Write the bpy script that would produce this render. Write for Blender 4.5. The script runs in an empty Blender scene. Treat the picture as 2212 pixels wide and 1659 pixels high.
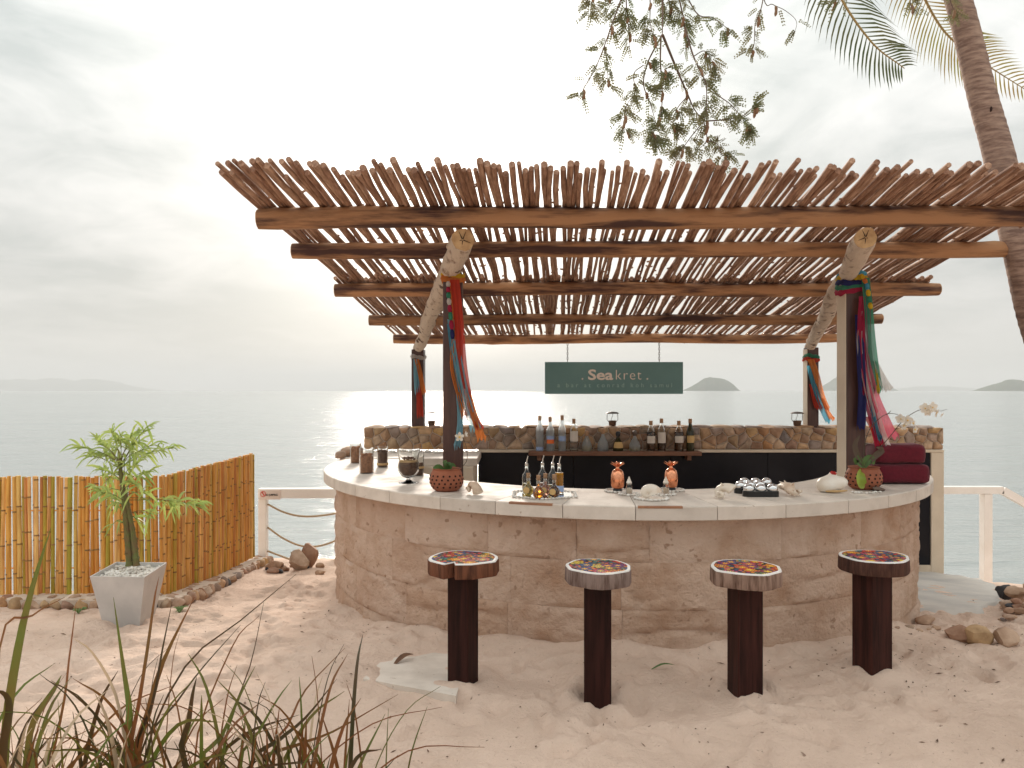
import bpy, math, random
import numpy as np
from mathutils import Vector, Matrix, noise as mnoise
R = math.radians
random.seed(7)
S = bpy.context.scene
C = S.collection

# ------------------------------------------------------------------ camera
EYE, FPX, CX, HY = 1.65, 1600.0, 1106.0, 843.0     # measured on the photograph at 2212 px width
cd = bpy.data.cameras.new('camera')
cam = bpy.data.objects.new('camera', cd)
C.objects.link(cam)
cam.location = (0, 0, EYE)
cam.rotation_euler = (R(90), 0, 0)
cd.sensor_width = 36
cd.lens = FPX / 2212 * 36
cd.shift_y = 13.5 / 2212
cd.clip_start, cd.clip_end = 0.05, 60000
S.camera = cam

# ------------------------------------------------------------------ sky, sun, exposure
SUN_EL, SUN_AZ = R(17), R(-5.0)                    # azimuth from +Y towards +X
SUN = Vector((math.sin(SUN_AZ) * math.cos(SUN_EL), math.cos(SUN_AZ) * math.cos(SUN_EL), math.sin(SUN_EL)))
sd = bpy.data.lights.new('sun', 'SUN')
sd.energy, sd.angle, sd.color = 2.4, R(11), (1, .88, .76)
sun = bpy.data.objects.new('sun', sd)
C.objects.link(sun)
sun.rotation_euler = (-SUN).to_track_quat('-Z', 'Y').to_euler()
sun.location = (0, 20, 12)

W = bpy.data.worlds.new('World')
S.world = W
W.use_nodes = True
nt = W.node_tree
nt.nodes.clear()
def wn(t, **k):
    n = nt.nodes.new(t)
    for a, b in k.items():
        setattr(n, a, b)
    return n
def wl(a, b):
    nt.links.new(a, b)
def wmath(op, a, b=None, clamp=False):
    n = wn('ShaderNodeMath', operation=op, use_clamp=clamp)
    for i, v in enumerate((a, b)):
        if v is None:
            continue
        if isinstance(v, (int, float)):
            n.inputs[i].default_value = v
        else:
            wl(v, n.inputs[i])
    return n.outputs[0]
sky = wn('ShaderNodeTexSky', sky_type='NISHITA', sun_disc=False)
sky.sun_elevation, sky.sun_rotation = SUN_EL, SUN_AZ
sky.air_density, sky.dust_density, sky.ozone_density = 1.0, 3.0, 1.0
CLX, CLY = 12.2, 4.4                                # which stretch of cloud drifts over the bar
tc = wn('ShaderNodeTexCoord')
sep = wn('ShaderNodeSeparateXYZ')
wl(tc.outputs['Generated'], sep.inputs[0])
zz = wmath('MAXIMUM', sep.outputs[2], 0.0)
zd = wmath('ADD', zz, 0.16)
comb = wn('ShaderNodeCombineXYZ')
wl(wmath('DIVIDE', sep.outputs[0], zd), comb.inputs[0])
wl(wmath('DIVIDE', sep.outputs[1], zd), comb.inputs[1])
n1 = wn('ShaderNodeTexNoise')
n1.inputs['Scale'].default_value = 0.8
n1.inputs['Detail'].default_value = 9
n1.inputs['Roughness'].default_value = .55
n1.inputs['Distortion'].default_value = .35
cmap = wn('ShaderNodeMapping')
cmap.inputs['Location'].default_value = (CLX, CLY, 0)
wl(comb.outputs[0], cmap.inputs[0])
wl(cmap.outputs[0], n1.inputs['Vector'])
cl = wn('ShaderNodeMapRange')
cl.inputs[1].default_value, cl.inputs[2].default_value = .40, .60
n2 = wn('ShaderNodeTexNoise')
n2.inputs['Scale'].default_value = 2.6
n2.inputs['Detail'].default_value = 10
n2.inputs['Roughness'].default_value = .6
n2.inputs['Distortion'].default_value = .8
wl(cmap.outputs[0], n2.inputs['Vector'])
wl(wmath('ADD', wmath('MULTIPLY', n1.outputs[0], .68), wmath('MULTIPLY', n2.outputs[0], .32)), cl.inputs[0])
# thin overcast: bright cloud tops against greyer, slightly green-blue cloud bellies
dot = wn('ShaderNodeVectorMath', operation='DOT_PRODUCT')
wl(tc.outputs['Generated'], dot.inputs[0])
dot.inputs[1].default_value = SUN
dp = wmath('MAXIMUM', dot.outputs['Value'], 0.0)
glow = wmath('ADD', wmath('MULTIPLY', wmath('POWER', dp, 8), 1.3), wmath('MULTIPLY', wmath('POWER', dp, 60), 9.0))
cramp = wn('ShaderNodeMix', data_type='RGBA')
cramp.inputs[6].default_value = (1.72, 1.86, 1.82, 1)
cramp.inputs[7].default_value = (3.4, 3.36, 3.25, 1)
wl(cl.outputs[0], cramp.inputs[0])
hz = wmath('POWER', wmath('SUBTRACT', 1.0, zz, True), 7)       # paler band of air near the horizon
hmix = wn('ShaderNodeMix', data_type='RGBA')
wl(wmath('MULTIPLY', hz, .85), hmix.inputs[0])
ovc = wn('ShaderNodeVectorMath', operation='SCALE')             # overcast sheet, brightened towards the zenith to light the sand
wl(cramp.outputs[2], ovc.inputs[0])
wl(wmath('ADD', wmath("MULTIPLY", zz, 2.6), 1.0), ovc.inputs['Scale'])
wl(ovc.outputs[0], hmix.inputs[6])
hmix.inputs[7].default_value = (4.1, 4.02, 3.88, 1)
gcol = wn('ShaderNodeMix', data_type='RGBA', blend_type='MULTIPLY')
gcol.inputs[0].default_value = 1
gcol.inputs[6].default_value = (1, .97, .91, 1)
gv = wn('ShaderNodeCombineColor')
for i in range(3):
    wl(glow, gv.inputs[i])
wl(gv.outputs[0], gcol.inputs[7])
gadd = wn('ShaderNodeMix', data_type='RGBA', blend_type='ADD')
gadd.inputs[0].default_value = 1
wl(hmix.outputs[2], gadd.inputs[6])
wl(gcol.outputs[2], gadd.inputs[7])
smix = wn('ShaderNodeMix', data_type='RGBA')
smix.inputs[0].default_value = .97                              # a little clear Nishita sky through the veil
wl(sky.outputs[0], smix.inputs[6])
wl(gadd.outputs[2], smix.inputs[7])
bg = wn('ShaderNodeBackground')
bg.inputs[1].default_value = .1
wl(smix.outputs[2], bg.inputs[0])
wo = wn('ShaderNodeOutputWorld')
wl(bg.outputs[0], wo.inputs[0])

S.view_settings.view_transform = 'Standard'
S.view_settings.look = 'None'
S.view_settings.exposure = 0.85
S.view_settings.gamma = 1
S.view_settings.use_curve_mapping = False
S.render.engine = 'CYCLES'
S.cycles.use_denoising = True
S.cycles.max_bounces = 10
S.cycles.transparent_max_bounces = 24
S.cycles.volume_bounces = 1
S.cycles.sample_clamp_indirect = 6

# ------------------------------------------------------------------ helpers
def P(x, y, Y):
    """point at depth Y seen at photograph pixel (x, y)"""
    return Vector(((x - CX) / FPX * Y, Y, EYE + (HY - y) / FPX * Y))
CT = 0.94                                           # counter top height
def onz(x, y, z):
    """point on the level z seen at pixel (x, y)"""
    Y = (EYE - z) * FPX / (y - HY)
    return Vector(((x - CX) / FPX * Y, Y, z))
def ct(x, y):
    return onz(x, y, CT)

WL = {}                                             # world location of unrotated parents
class MB:
    def __init__(s):
        s.v, s.f = [], []
    def add(s, vs, fs):
        b = len(s.v)
        s.v += [Vector(v) for v in vs]
        s.f += [tuple(b + i for i in f) for f in fs]
        return s
    def box(s, lo, hi, M=None):
        x0, y0, z0 = lo
        x1, y1, z1 = hi
        vs = [Vector(p) for p in ((x0, y0, z0), (x1, y0, z0), (x1, y1, z0), (x0, y1, z0), (x0, y0, z1), (x1, y0, z1), (x1, y1, z1), (x0, y1, z1))]
        if M:
            vs = [M @ v for v in vs]
        return s.add(vs, [(0, 3, 2, 1), (4, 5, 6, 7), (0, 1, 5, 4), (1, 2, 6, 5), (2, 3, 7, 6), (3, 0, 4, 7)])
    def bbox(s, lo, hi, b=.006, M=None):
        """box with chamfered edges"""
        c = [(a + d) / 2 for a, d in zip(lo, hi)]
        h = [(d - a) / 2 for a, d in zip(lo, hi)]
        bm_v, idx = [], {}
        fs = []
        for sx in (-1, 1):
            for sy in (-1, 1):
                for sz in (-1, 1):
                    for ax in range(3):
                        p = [sx * (h[0] - b), sy * (h[1] - b), sz * (h[2] - b)]
                        p[ax] = (sx, sy, sz)[ax] * h[ax]
                        idx[(sx, sy, sz, ax)] = len(bm_v)
                        v = Vector((c[0] + p[0], c[1] + p[1], c[2] + p[2]))
                        bm_v.append(M @ v if M else v)
        for ax in range(3):
            o = [i for i in range(3) if i != ax]
            for sg in (-1, 1):
                q = []
                for a, d in ((-1, -1), (1, -1), (1, 1), (-1, 1)):
                    k = [0, 0, 0]
                    k[ax], k[o[0]], k[o[1]] = sg, a, d
                    q.append(idx[(*k, ax)])
                flip = (sg < 0) ^ (ax == 1)
                fs.append(tuple(q[::-1] if flip else q))
        for ax in range(3):                          # edges running along ax
            o = [i for i in range(3) if i != ax]
            for a in (-1, 1):
                for d in (-1, 1):
                    k0, k1 = [0, 0, 0], [0, 0, 0]
                    k0[ax], k1[ax] = -1, 1
                    for k in (k0, k1):
                        k[o[0]], k[o[1]] = a, d
                    fs.append((idx[(*k0, o[0])], idx[(*k1, o[0])], idx[(*k1, o[1])], idx[(*k0, o[1])]))
        for sx in (-1, 1):
            for sy in (-1, 1):
                for sz in (-1, 1):
                    fs.append(tuple(idx[(sx, sy, sz, i)] for i in range(3)))
        return s.add(bm_v, fs)
    def tube(s, pts, rad, n=8, cap=True, squash=1.0, M=None):
        pts = [Vector(p) for p in pts]
        if not hasattr(rad, '__len__'):
            rad = [rad] * len(pts)
        t0 = (pts[1] - pts[0]).normalized()
        ref = Vector((0, 0, 1)) if abs(t0.z) < .9 else Vector((1, 0, 0))
        u = t0.cross(ref).normalized()
        vs, fs = [], []
        for i, p in enumerate(pts):
            t = (pts[min(i + 1, len(pts) - 1)] - pts[max(i - 1, 0)]).normalized()
            u = (u - t * u.dot(t)).normalized()
            w = t.cross(u)
            for k in range(n):
                a = 2 * math.pi * k / n
                q = p + (u * math.cos(a) + w * math.sin(a) * squash) * rad[i]
                vs.append(M @ q if M else q)
        for i in range(len(pts) - 1):
            for k in range(n):
                a, b = i * n + k, i * n + (k + 1) % n
                fs.append((a, b, b + n, a + n))
        if cap:
            fs.append(tuple(range(n))[::-1])
            fs.append(tuple((len(pts) - 1) * n + k for k in range(n)))
        return s.add(vs, fs)
    def lathe(s, prof, n=20, c=(0, 0, 0), wob=None):
        c = Vector(c)
        vs, fs = [], []
        for r, z in prof:
            for k in range(n):
                a = 2 * math.pi * k / n
                w = wob(a) if wob else 1
                vs.append(c + Vector((r * w * math.cos(a), r * w * math.sin(a), z)))
        for i in range(len(prof) - 1):
            for k in range(n):
                a, b = i * n + k, i * n + (k + 1) % n
                fs.append((a, b, b + n, a + n))
        if prof[0][0] > 1e-5:
            fs.append(tuple(range(n))[::-1])
        if prof[-1][0] > 1e-5:
            fs.append(tuple((len(prof) - 1) * n + k for k in range(n)))
        return s.add(vs, fs)
    def prism(s, poly, z0, z1, M=None):
        n = len(poly)
        vs = [Vector((x, y, z0)) for x, y in poly] + [Vector((x, y, z1)) for x, y in poly]
        if M:
            vs = [M @ v for v in vs]
        return s.add(vs, [tuple(range(n))[::-1], tuple(range(n, 2 * n))] + [(i, (i + 1) % n, (i + 1) % n + n, i + n) for i in range(n)])
    def strip(s, pts, wid, nrm):
        """flat ribbon through pts with half width vectors"""
        vs, fs = [], []
        for p, w in zip(pts, wid):
            vs += [Vector(p) - w, Vector(p) + w]
        for i in range(len(pts) - 1):
            fs.append((2 * i, 2 * i + 1, 2 * i + 3, 2 * i + 2))
        return s.add(vs, fs)
    def rock(s, c, r, sub=2, rough=.28, sd=0.0, flat=1.0):
        """faceted boulder: a cube-sphere pushed about and cut by planes"""
        rr = random.Random(sd)
        cuts = [(Vector((rr.gauss(0, 1), rr.gauss(0, 1), rr.gauss(0, 1))).normalized(), rr.uniform(.55, .9)) for _ in range(9)]
        n = 4
        vs, fs, ix = [], [], {}
        def vid(p):
            k = tuple(round(a, 4) for a in p)
            if k not in ix:
                d = Vector(p).normalized()
                q = d.copy()
                for nn, h in cuts:
                    e = q.dot(nn) - h
                    if e > 0:
                        q -= nn * e
                q *= 1 + rough * .4 * mnoise.noise(d * 2.2 + Vector((sd * 3.1, 0, 0)))
                ix[k] = len(vs)
                vs.append(Vector(c) + Vector((q.x * r[0], q.y * r[1], q.z * r[2])))
            return ix[k]
        for ax in range(3):
            for sg in (-1, 1):
                for i in range(n):
                    for j in range(n):
                        q = []
                        for a, b in ((i, j), (i + 1, j), (i + 1, j + 1), (i, j + 1)):
                            p = [0, 0, 0]
                            p[ax] = sg
                            p[(ax + 1) % 3] = math.tan((2 * a / n - 1) * math.pi / 4)
                            p[(ax + 2) % 3] = math.tan((2 * b / n - 1) * math.pi / 4)
                            q.append(vid(p))
                        fs.append(tuple(q if sg > 0 else q[::-1]))
        return s.add(vs, fs)
    def mesh(s, name, mat, smooth=None, c=Vector((0, 0, 0))):
        me = bpy.data.meshes.new(name)
        me.from_pydata([v - c for v in s.v], [], s.f)
        if mat:
            for m in (mat if isinstance(mat, (list, tuple)) else [mat]):
                me.materials.append(m)
        me.update()
        if smooth is not None:
            me.polygons.foreach_set('use_smooth', [True] * len(me.polygons))
            if smooth < 179:
                me.set_sharp_from_angle(angle=R(smooth))
        return me
    def build(s, name, mat, parent=None, smooth=None, base=False):
        lo = Vector([min(v[i] for v in s.v) for i in range(3)])
        hi = Vector([max(v[i] for v in s.v) for i in range(3)])
        c = (lo + hi) / 2
        if base:
            c.z = lo.z
        o = bpy.data.objects.new(name, s.mesh(name, mat, smooth, c))
        C.objects.link(o)
        WL[o.name] = c
        if parent:
            o.parent = parent
            o.location = c - WL[parent.name]
        else:
            o.location = c
        return o
def tag(o, label=None, cat=None, group=None, kind=None):
    for k, v in (('label', label), ('category', cat), ('group', group), ('kind', kind)):
        if v:
            o[k] = v
    return o
def thing(name, loc, label, cat, group=None):
    o = bpy.data.objects.new(name, None)
    o.empty_display_size = .1
    C.objects.link(o)
    o.location = loc
    WL[o.name] = Vector(loc)
    return tag(o, label, cat, group)
def inst(name, me, parent, loc, rot=(0, 0, 0), sc=(1, 1, 1)):
    o = bpy.data.objects.new(name, me)
    C.objects.link(o)
    o.parent = parent
    o.location = Vector(loc) - (WL[parent.name] if parent else Vector())
    o.rotation_euler = rot
    o.scale = sc
    WL[o.name] = Vector(loc)
    return o
def spl(pts, n):
    """Catmull-Rom through pts, n samples"""
    pts = [Vector(p) for p in pts]
    q = [pts[0] * 2 - pts[1]] + pts + [pts[-1] * 2 - pts[-2]]
    out = []
    for i in range(n):
        t = i / (n - 1) * (len(pts) - 1)
        k = min(int(t), len(pts) - 2)
        u = t - k
        a, b, c, d = q[k:k + 4]
        out.append(.5 * ((2 * b) + (c - a) * u + (2 * a - 5 * b + 4 * c - d) * u * u + (3 * b - a - 3 * c + d) * u ** 3))
    return out

# ------------------------------------------------------------------ materials
def rgb(r, g, b):
    return (r, g, b, 1)
def mat(name, c1, c2=None, scale=6, detail=6, stretch=(1, 1, 1), rough=.7, rough2=None, bump=0, bscale=None, bdist=.01, rand=None, ramp=None, lo=.35, hi=.65,
        metal=0, spec=.5, trans=0, ior=1.45, coat=0, sub=0, transl=0, alpha=1, coords='Object', randc=True, sheen=0, speck=None):
    m = bpy.data.materials.new(name)
    m.use_nodes = True
    T = m.node_tree
    b = T.nodes['Principled BSDF']
    def N(t, **k):
        n = T.nodes.new(t)
        for a, d in k.items():
            setattr(n, a, d)
        return n
    L = T.links.new
    b.inputs['Roughness'].default_value = rough
    b.inputs['Metallic'].default_value = metal
    b.inputs['Specular IOR Level'].default_value = spec
    b.inputs['Transmission Weight'].default_value = trans
    b.inputs['IOR'].default_value = ior
    b.inputs['Coat Weight'].default_value = coat
    b.inputs['Coat Roughness'].default_value = .25
    b.inputs['Subsurface Weight'].default_value = sub
    b.inputs['Alpha'].default_value = alpha
    b.inputs['Sheen Weight'].default_value = sheen
    tcn = N('ShaderNodeTexCoord')
    mp = N('ShaderNodeMapping')
    L(tcn.outputs[coords], mp.inputs[0])
    mp.inputs['Scale'].default_value = stretch
    oi = N('ShaderNodeObjectInfo')
    vec = mp.outputs[0]
    if randc:
        mu = N('ShaderNodeMath', operation='MULTIPLY')
        L(oi.outputs['Random'], mu.inputs[0])
        mu.inputs[1].default_value = 37.0
        ad = N('ShaderNodeVectorMath', operation='ADD')
        L(vec, ad.inputs[0])
        L(mu.outputs[0], ad.inputs[1])
        vec = ad.outputs[0]
    no = N('ShaderNodeTexNoise')
    no.inputs['Scale'].default_value = scale
    no.inputs['Detail'].default_value = detail
    no.inputs['Roughness'].default_value = .6
    L(vec, no.inputs['Vector'])
    col = None
    if ramp:
        cr = N('ShaderNodeValToRGB')
        els = cr.color_ramp.elements
        while len(els) < len(ramp):
            els.new(.5)
        for e, (p, cc) in zip(els, ramp):
            e.position = p
            e.color = rgb(*cc)
        L(oi.outputs['Random'], cr.inputs[0])
        c1n = cr.outputs[0]
    else:
        c1n = None
    mr = N('ShaderNodeMapRange')
    mr.inputs[1].default_value, mr.inputs[2].default_value = lo, hi
    L(no.outputs[0], mr.inputs[0])
    mx = N('ShaderNodeMix', data_type='RGBA')
    L(mr.outputs[0], mx.inputs[0])
    if c1n:
        L(c1n, mx.inputs[6])
        if c2:
            m2 = N('ShaderNodeMix', data_type='RGBA', blend_type='MULTIPLY')
            m2.inputs[0].default_value = 1
            L(c1n, m2.inputs[6])
            m2.inputs[7].default_value = rgb(*c2)
            L(m2.outputs[2], mx.inputs[7])
        else:
            L(c1n, mx.inputs[7])
    else:
        mx.inputs[6].default_value = rgb(*c1)
        mx.inputs[7].default_value = rgb(*(c2 or c1))
    col = mx.outputs[2]
    if speck:                                        # (colour, scale, threshold) fine grains
        sn = N('ShaderNodeTexNoise')
        sn.inputs['Scale'].default_value = speck[1]
        sn.inputs['Detail'].default_value = 2
        L(vec, sn.inputs['Vector'])
        sr = N('ShaderNodeMapRange')
        sr.inputs[1].default_value, sr.inputs[2].default_value = speck[2], speck[2] + .06
        L(sn.outputs[0], sr.inputs[0])
        sx = N('ShaderNodeMix', data_type='RGBA')
        L(sr.outputs[0], sx.inputs[0])
        L(col, sx.inputs[6])
        sx.inputs[7].default_value = rgb(*speck[0])
        col = sx.outputs[2]
    if rand:                                         # brightness differs from piece to piece
        rm = N('ShaderNodeMapRange')
        rm.inputs[3].default_value, rm.inputs[4].default_value = 1 - rand, 1 + rand
        L(oi.outputs['Random'], rm.inputs[0])
        hs = N('ShaderNodeHueSaturation')
        L(rm.outputs[0], hs.inputs['Value'])
        L(col, hs.inputs['Color'])
        col = hs.outputs[0]
    L(col, b.inputs['Base Color'])
    if rough2 is not None:
        rr = N('ShaderNodeMapRange')
        rr.inputs[1].default_value, rr.inputs[2].default_value = lo, hi
        rr.inputs[3].default_value, rr.inputs[4].default_value = rough, rough2
        L(no.outputs[0], rr.inputs[0])
        L(rr.outputs[0], b.inputs['Roughness'])
    if bump:
        bn = N('ShaderNodeTexNoise')
        bn.inputs['Scale'].default_value = bscale or scale * 4
        bn.inputs['Detail'].default_value = 8
        bn.inputs['Roughness'].default_value = .65
        L(vec, bn.inputs['Vector'])
        bp = N('ShaderNodeBump')
        bp.inputs['Strength'].default_value = bump
        bp.inputs['Distance'].default_value = bdist
        L(bn.outputs[0], bp.inputs['Height'])
        L(bp.outputs[0], b.inputs['Normal'])
    if transl:                                       # thin leaf or cloth: part of the light goes through
        tr = N('ShaderNodeBsdfTranslucent')
        L(col, tr.inputs[0])
        ms = N('ShaderNodeMixShader')
        ms.inputs[0].default_value = transl
        L(b.outputs[0], ms.inputs[1])
        L(tr.outputs[0], ms.inputs[2])
        L(ms.outputs[0], T.nodes['Material Output'].inputs[0])
    m['bsdf'] = 1
    return m

M = {}
M['sand'] = mat('sand', (.745, .57, .46), (.61, .455, .36), scale=1.3, rough=.95, spec=.15, bump=.9, bscale=30, bdist=.03, randc=False, speck=((.30, .20, .15), 30, .70))
M['concrete'] = mat('concrete', (.60, .55, .49), (.44, .41, .38), scale=2.2, rough=.9, bump=.3, bscale=40, bdist=.004, randc=False)
M['beam'] = mat('peeled_log', (.46, .245, .12), (.075, .034, .026), scale=2.0, stretch=(.55, 5, 5), lo=.45, hi=.60, rough=.75, bump=.5, bscale=18, bdist=.008, rand=.22)
M['drift'] = mat('driftwood', (.66, .54, .43), (.27, .17, .12), scale=9, stretch=(2.2, .8, 2.2), lo=.53, hi=.70, rough=.9, bump=1, bscale=13, bdist=.03)
M['endgrain'] = mat('end_grain', (.62, .42, .22), (.42, .25, .12), scale=14, rough=.85, bump=.3, bscale=60)
M['stick'] = mat('roof_stick', None, (.45, .38, .34), scale=9, stretch=(6, .8, 6), rough=.8, bump=.4, bscale=30, bdist=.005,
                 ramp=[(0, (.48, .295, .20)), (.35, (.33, .185, .12)), (.7, (.56, .37, .26)), (1, (.41, .24, .16))])
M['post'] = mat('dark_post', (.085, .036, .026), (.045, .018, .014), scale=5, stretch=(6, 6, .5), rough=.42, bump=.25, bscale=30, bdist=.003, coat=.1)
M['stoolpost'] = mat('stool_post', (.050, .016, .012), (.017, .006, .005), scale=6, stretch=(6, 6, .4), spec=.15, rough=.6, bump=.3, bscale=30, bdist=.003, rand=.2)
M['block'] = mat('sandstone', None, (.70, .58, .48), scale=3.0, detail=10, lo=.42, hi=.74, rough=.92, spec=.2, bump=1, bscale=24, bdist=.035,
                 ramp=[(0, (.66, .485, .375)), (.3, (.70, .53, .425)), (.6, (.62, .44, .335)), (.85, (.68, .51, .40)), (1, (.64, .455, .345))], speck=((.42, .27, .19), 16, .66))
M['mortar'] = mat('mortar', (.62, .52, .43), (.50, .41, .33), scale=9, rough=.95, bump=.4)
M['slab'] = mat('limestone_slab', (.66, .585, .51), (.50, .43, .365), scale=5, detail=9, lo=.42, hi=.75, rough=.6, rough2=.75, bump=.3, bscale=40, bdist=.004, rand=.07, speck=((.42, .33, .26), 22, .70))
M['slabtop'] = M['slab']
M['stain'] = mat('brown_filler', (.36, .18, .10), (.26, .13, .08), scale=12, rough=.9)
M['stone'] = mat('fieldstone', None, (.55, .50, .46), scale=9, rough=.85, bump=.7, bscale=22, bdist=.008,
                 ramp=[(0, (.44, .27, .18)), (.14, (.58, .38, .22)), (.28, (.34, .21, .15)), (.42, (.62, .46, .32)), (.56, (.52, .28, .13)), (.68, (.36, .29, .25)), (.8, (.64, .40, .17)), (.9, (.25, .22, .21)), (1, (.52, .37, .28))])
M['rock'] = mat('shore_rock', None, (.6, .52, .46), scale=7, rough=.9, bump=.8, bscale=16, bdist=.01,
                ramp=[(0, (.48, .30, .20)), (.3, (.58, .42, .30)), (.55, (.36, .20, .13)), (.75, (.62, .50, .40)), (1, (.44, .27, .17))])
M['darkrock'] = mat('dark_rock', (.060, .060, .066), (.03, .03, .033), scale=8, rough=.8, bump=.6)
M['panel'] = mat('black_glass_panel', (.005, .006, .010), (.010, .011, .016), scale=2, rough=.22, spec=.22)
M['cream'] = mat('lit_face_cream', (.70, .60, .47), (.62, .52, .40), scale=4, rough=.6, bump=.1)
M['white'] = mat('white_paint', (.88, .85, .81), (.82, .78, .73), scale=4, rough=.55, bump=.08)
M['rope'] = mat('rope', (.58, .44, .29), (.40, .29, .18), scale=60, rough=.95, bump=.8, bscale=120)
M['bamboo'] = mat('bamboo_pole', None, (.58, .44, .34), scale=5, stretch=(10, 10, .7), lo=.42, hi=.72, rough=.42, rough2=.65, bump=.15, bscale=24, bdist=.002,
                  ramp=[(0, (.72, .36, .06)), (.12, (.82, .48, .12)), (.24, (.62, .27, .04)), (.36, (.80, .50, .16)), (.47, (.48, .35, .035)), (.53, (.40, .35, .04)), (.6, (.76, .37, .07)), (.74, (.54, .21, .06)), (.86, (.84, .52, .18)), (1, (.68, .31, .05))])
M['bamboonode'] = mat('bamboo_node', (.34, .18, .06), (.20, .10, .035), scale=9, rough=.7)
M['signboard'] = mat('sign_board', (.115, .235, .235), (.15, .28, .275), scale=1.5, rough=.55)
M['signtext'] = mat('sign_letter', (.80, .71, .63), rough=.6)
M['signtext2'] = mat('sign_small_letter', (.34, .50, .48), rough=.6)
M['iron'] = mat('iron', (.10, .085, .075), (.16, .12, .10), scale=20, rough=.55, metal=.6)
M['zinc'] = mat('zinc_planter', (.62, .595, .57), (.48, .465, .45), scale=3.5, rough=.5, metal=.1, bump=.1, bscale=30, bdist=.002)
M['pebble'] = mat('white_pebble', None, (.8, .78, .75), scale=9, rough=.7, ramp=[(0, (.88, .85, .80)), (1, (.76, .72, .67))])
M['leafb'] = mat('bamboo_leaf', (.44, .50, .14), (.28, .40, .11), scale=5, rough=.5, transl=.5)
M['stalk'] = mat('mossy_stalk', (.14, .17, .05), (.17, .11, .05), scale=14, rough=.8, bump=.7, bscale=30)
M['grassg'] = mat('grass_green', (.10, .14, .022), (.14, .10, .022), scale=3, stretch=(1, 1, 1), rough=.42, transl=.35)
M['grassr'] = mat('grass_rust', (.20, .062, .018), (.15, .08, .022), scale=3, rough=.42, transl=.35)
M['grassd'] = mat('grass_dark', (.045, .045, .014), (.085, .042, .016), scale=3, rough=.42, transl=.25)
M['grassp'] = mat('grass_straw', (.52, .42, .30), (.40, .28, .17), scale=3, rough=.6, transl=.35)
M['palmleaf'] = mat('palm_leaf', (.055, .085, .035), (.10, .10, .04), scale=4, rough=.5, transl=.25)
M['palmdry'] = mat('palm_leaf_yellow', (.26, .25, .06), (.28, .19, .07), scale=4, rough=.5, transl=.4)
M['rachis'] = mat('palm_rachis', (.34, .25, .10), rough=.6)
M['trunk'] = mat('palm_trunk', (.40, .29, .23), (.20, .13, .105), scale=7, stretch=(1, 1, 5), lo=.38, hi=.62, rough=.9, bump=.7, bscale=14, bdist=.01)
M['bark'] = mat('tree_bark', (.19, .13, .10), (.12, .08, .06), scale=8, rough=.9, bump=.6)
M['leaf'] = mat('tree_leaf', (.145, .17, .075), (.19, .165, .08), scale=3, rough=.55, transl=.45)
M['pod'] = mat('seed_pod', (.26, .15, .085), rough=.75)
M['glass'] = mat('clear_glass', (.98, .99, .98), rough=.02, trans=1, ior=1.30)
M['frost'] = mat('frosted_glass', (.86, .90, .92), rough=.35, trans=.9, ior=1.2)
M['brownfill'] = mat('coffee_beans', (.20, .10, .055), (.075, .035, .02), scale=70, rough=.7, bump=1, bscale=110, bdist=.01)
M['spice'] = mat('dried_spices', (.52, .25, .13), (.28, .12, .065), scale=45, rough=.8, bump=1, bscale=80, bdist=.012)
M['raffia'] = mat('raffia_band', (.55, .36, .17), rough=.85)
M['terra'] = mat('terracotta', (.36, .125, .065), (.26, .085, .045), scale=9, rough=.8, bump=.3)
M['hole'] = mat('dark_hole', (.030, .014, .010), rough=.95)
M['soil'] = mat('soil', (.055, .038, .028), rough=1)
M['shell'] = mat('shell', (.74, .64, .53), (.56, .40, .28), scale=9, rough=.45, bump=.5, bscale=26, bdist=.006)
M['shellw'] = mat('white_shell', (.82, .77, .70), (.72, .62, .50), scale=5, rough=.35, bump=.1)
M['shellstripe'] = mat('nautilus_shell', (.78, .70, .60), (.50, .28, .14), scale=3.5, lo=.55, hi=.7, rough=.35)
M['copper'] = mat('copper', (.83, .36, .20), (.74, .29, .15), scale=5, rough=.16, metal=1)
M['chrome'] = mat('steel_ball', (.74, .74, .74), rough=.10, metal=1)
M['black'] = mat('black_plastic', (.012, .012, .013), rough=.4)
M['towel'] = mat('burgundy_towel', (.135, .008, .020), (.095, .005, .014), scale=40, rough=1, bump=.8, bscale=200, bdist=.004, sheen=.08)
M['cork'] = mat('cork', (.42, .26, .15), (.32, .18, .10), scale=60, rough=.9)
M['steel'] = mat('pourer_steel', (.62, .62, .60), rough=.25, metal=1)
M['amber'] = mat('amber_syrup', (.75, .26, .02), rough=.05, trans=.8, ior=1.33)
M['gold'] = mat('golden_syrup', (.86, .62, .16), rough=.05, trans=.85, ior=1.33)
M['rose'] = mat('pink_syrup', (.72, .34, .24), rough=.05, trans=.7, ior=1.33)
M['orange'] = mat('orange_syrup', (.80, .36, .015), rough=.05, trans=.6, ior=1.33)
M['whisky'] = mat('dark_spirit', (.10, .035, .012), rough=.05, trans=.5, ior=1.36)
M['olive'] = mat('olive_bottle', (.045, .040, .014), rough=.08, trans=.3, ior=1.4)
M['paper'] = mat('label_paper', (.62, .56, .49), rough=.8)
M['papertan'] = mat('label_tan', (.55, .36, .15), rough=.8)
M['paperblue'] = mat('label_blue', (.30, .40, .62), rough=.6)
M['paperorange'] = mat('label_orange', (.78, .17, .035), rough=.6)
M['mirror'] = mat('mirror_tray', (.80, .80, .78), rough=.06, metal=1)
M['greenleaf'] = mat('orchid_leaf', (.055, .12, .030), (.085, .15, .035), scale=6, rough=.35, transl=.2)
M['limeleaf'] = mat('lime_orchid_leaf', (.24, .34, .04), (.32, .36, .06), scale=6, rough=.4, transl=.3)
M['stem'] = mat('orchid_stem', (.075, .050, .030), rough=.6)
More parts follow.
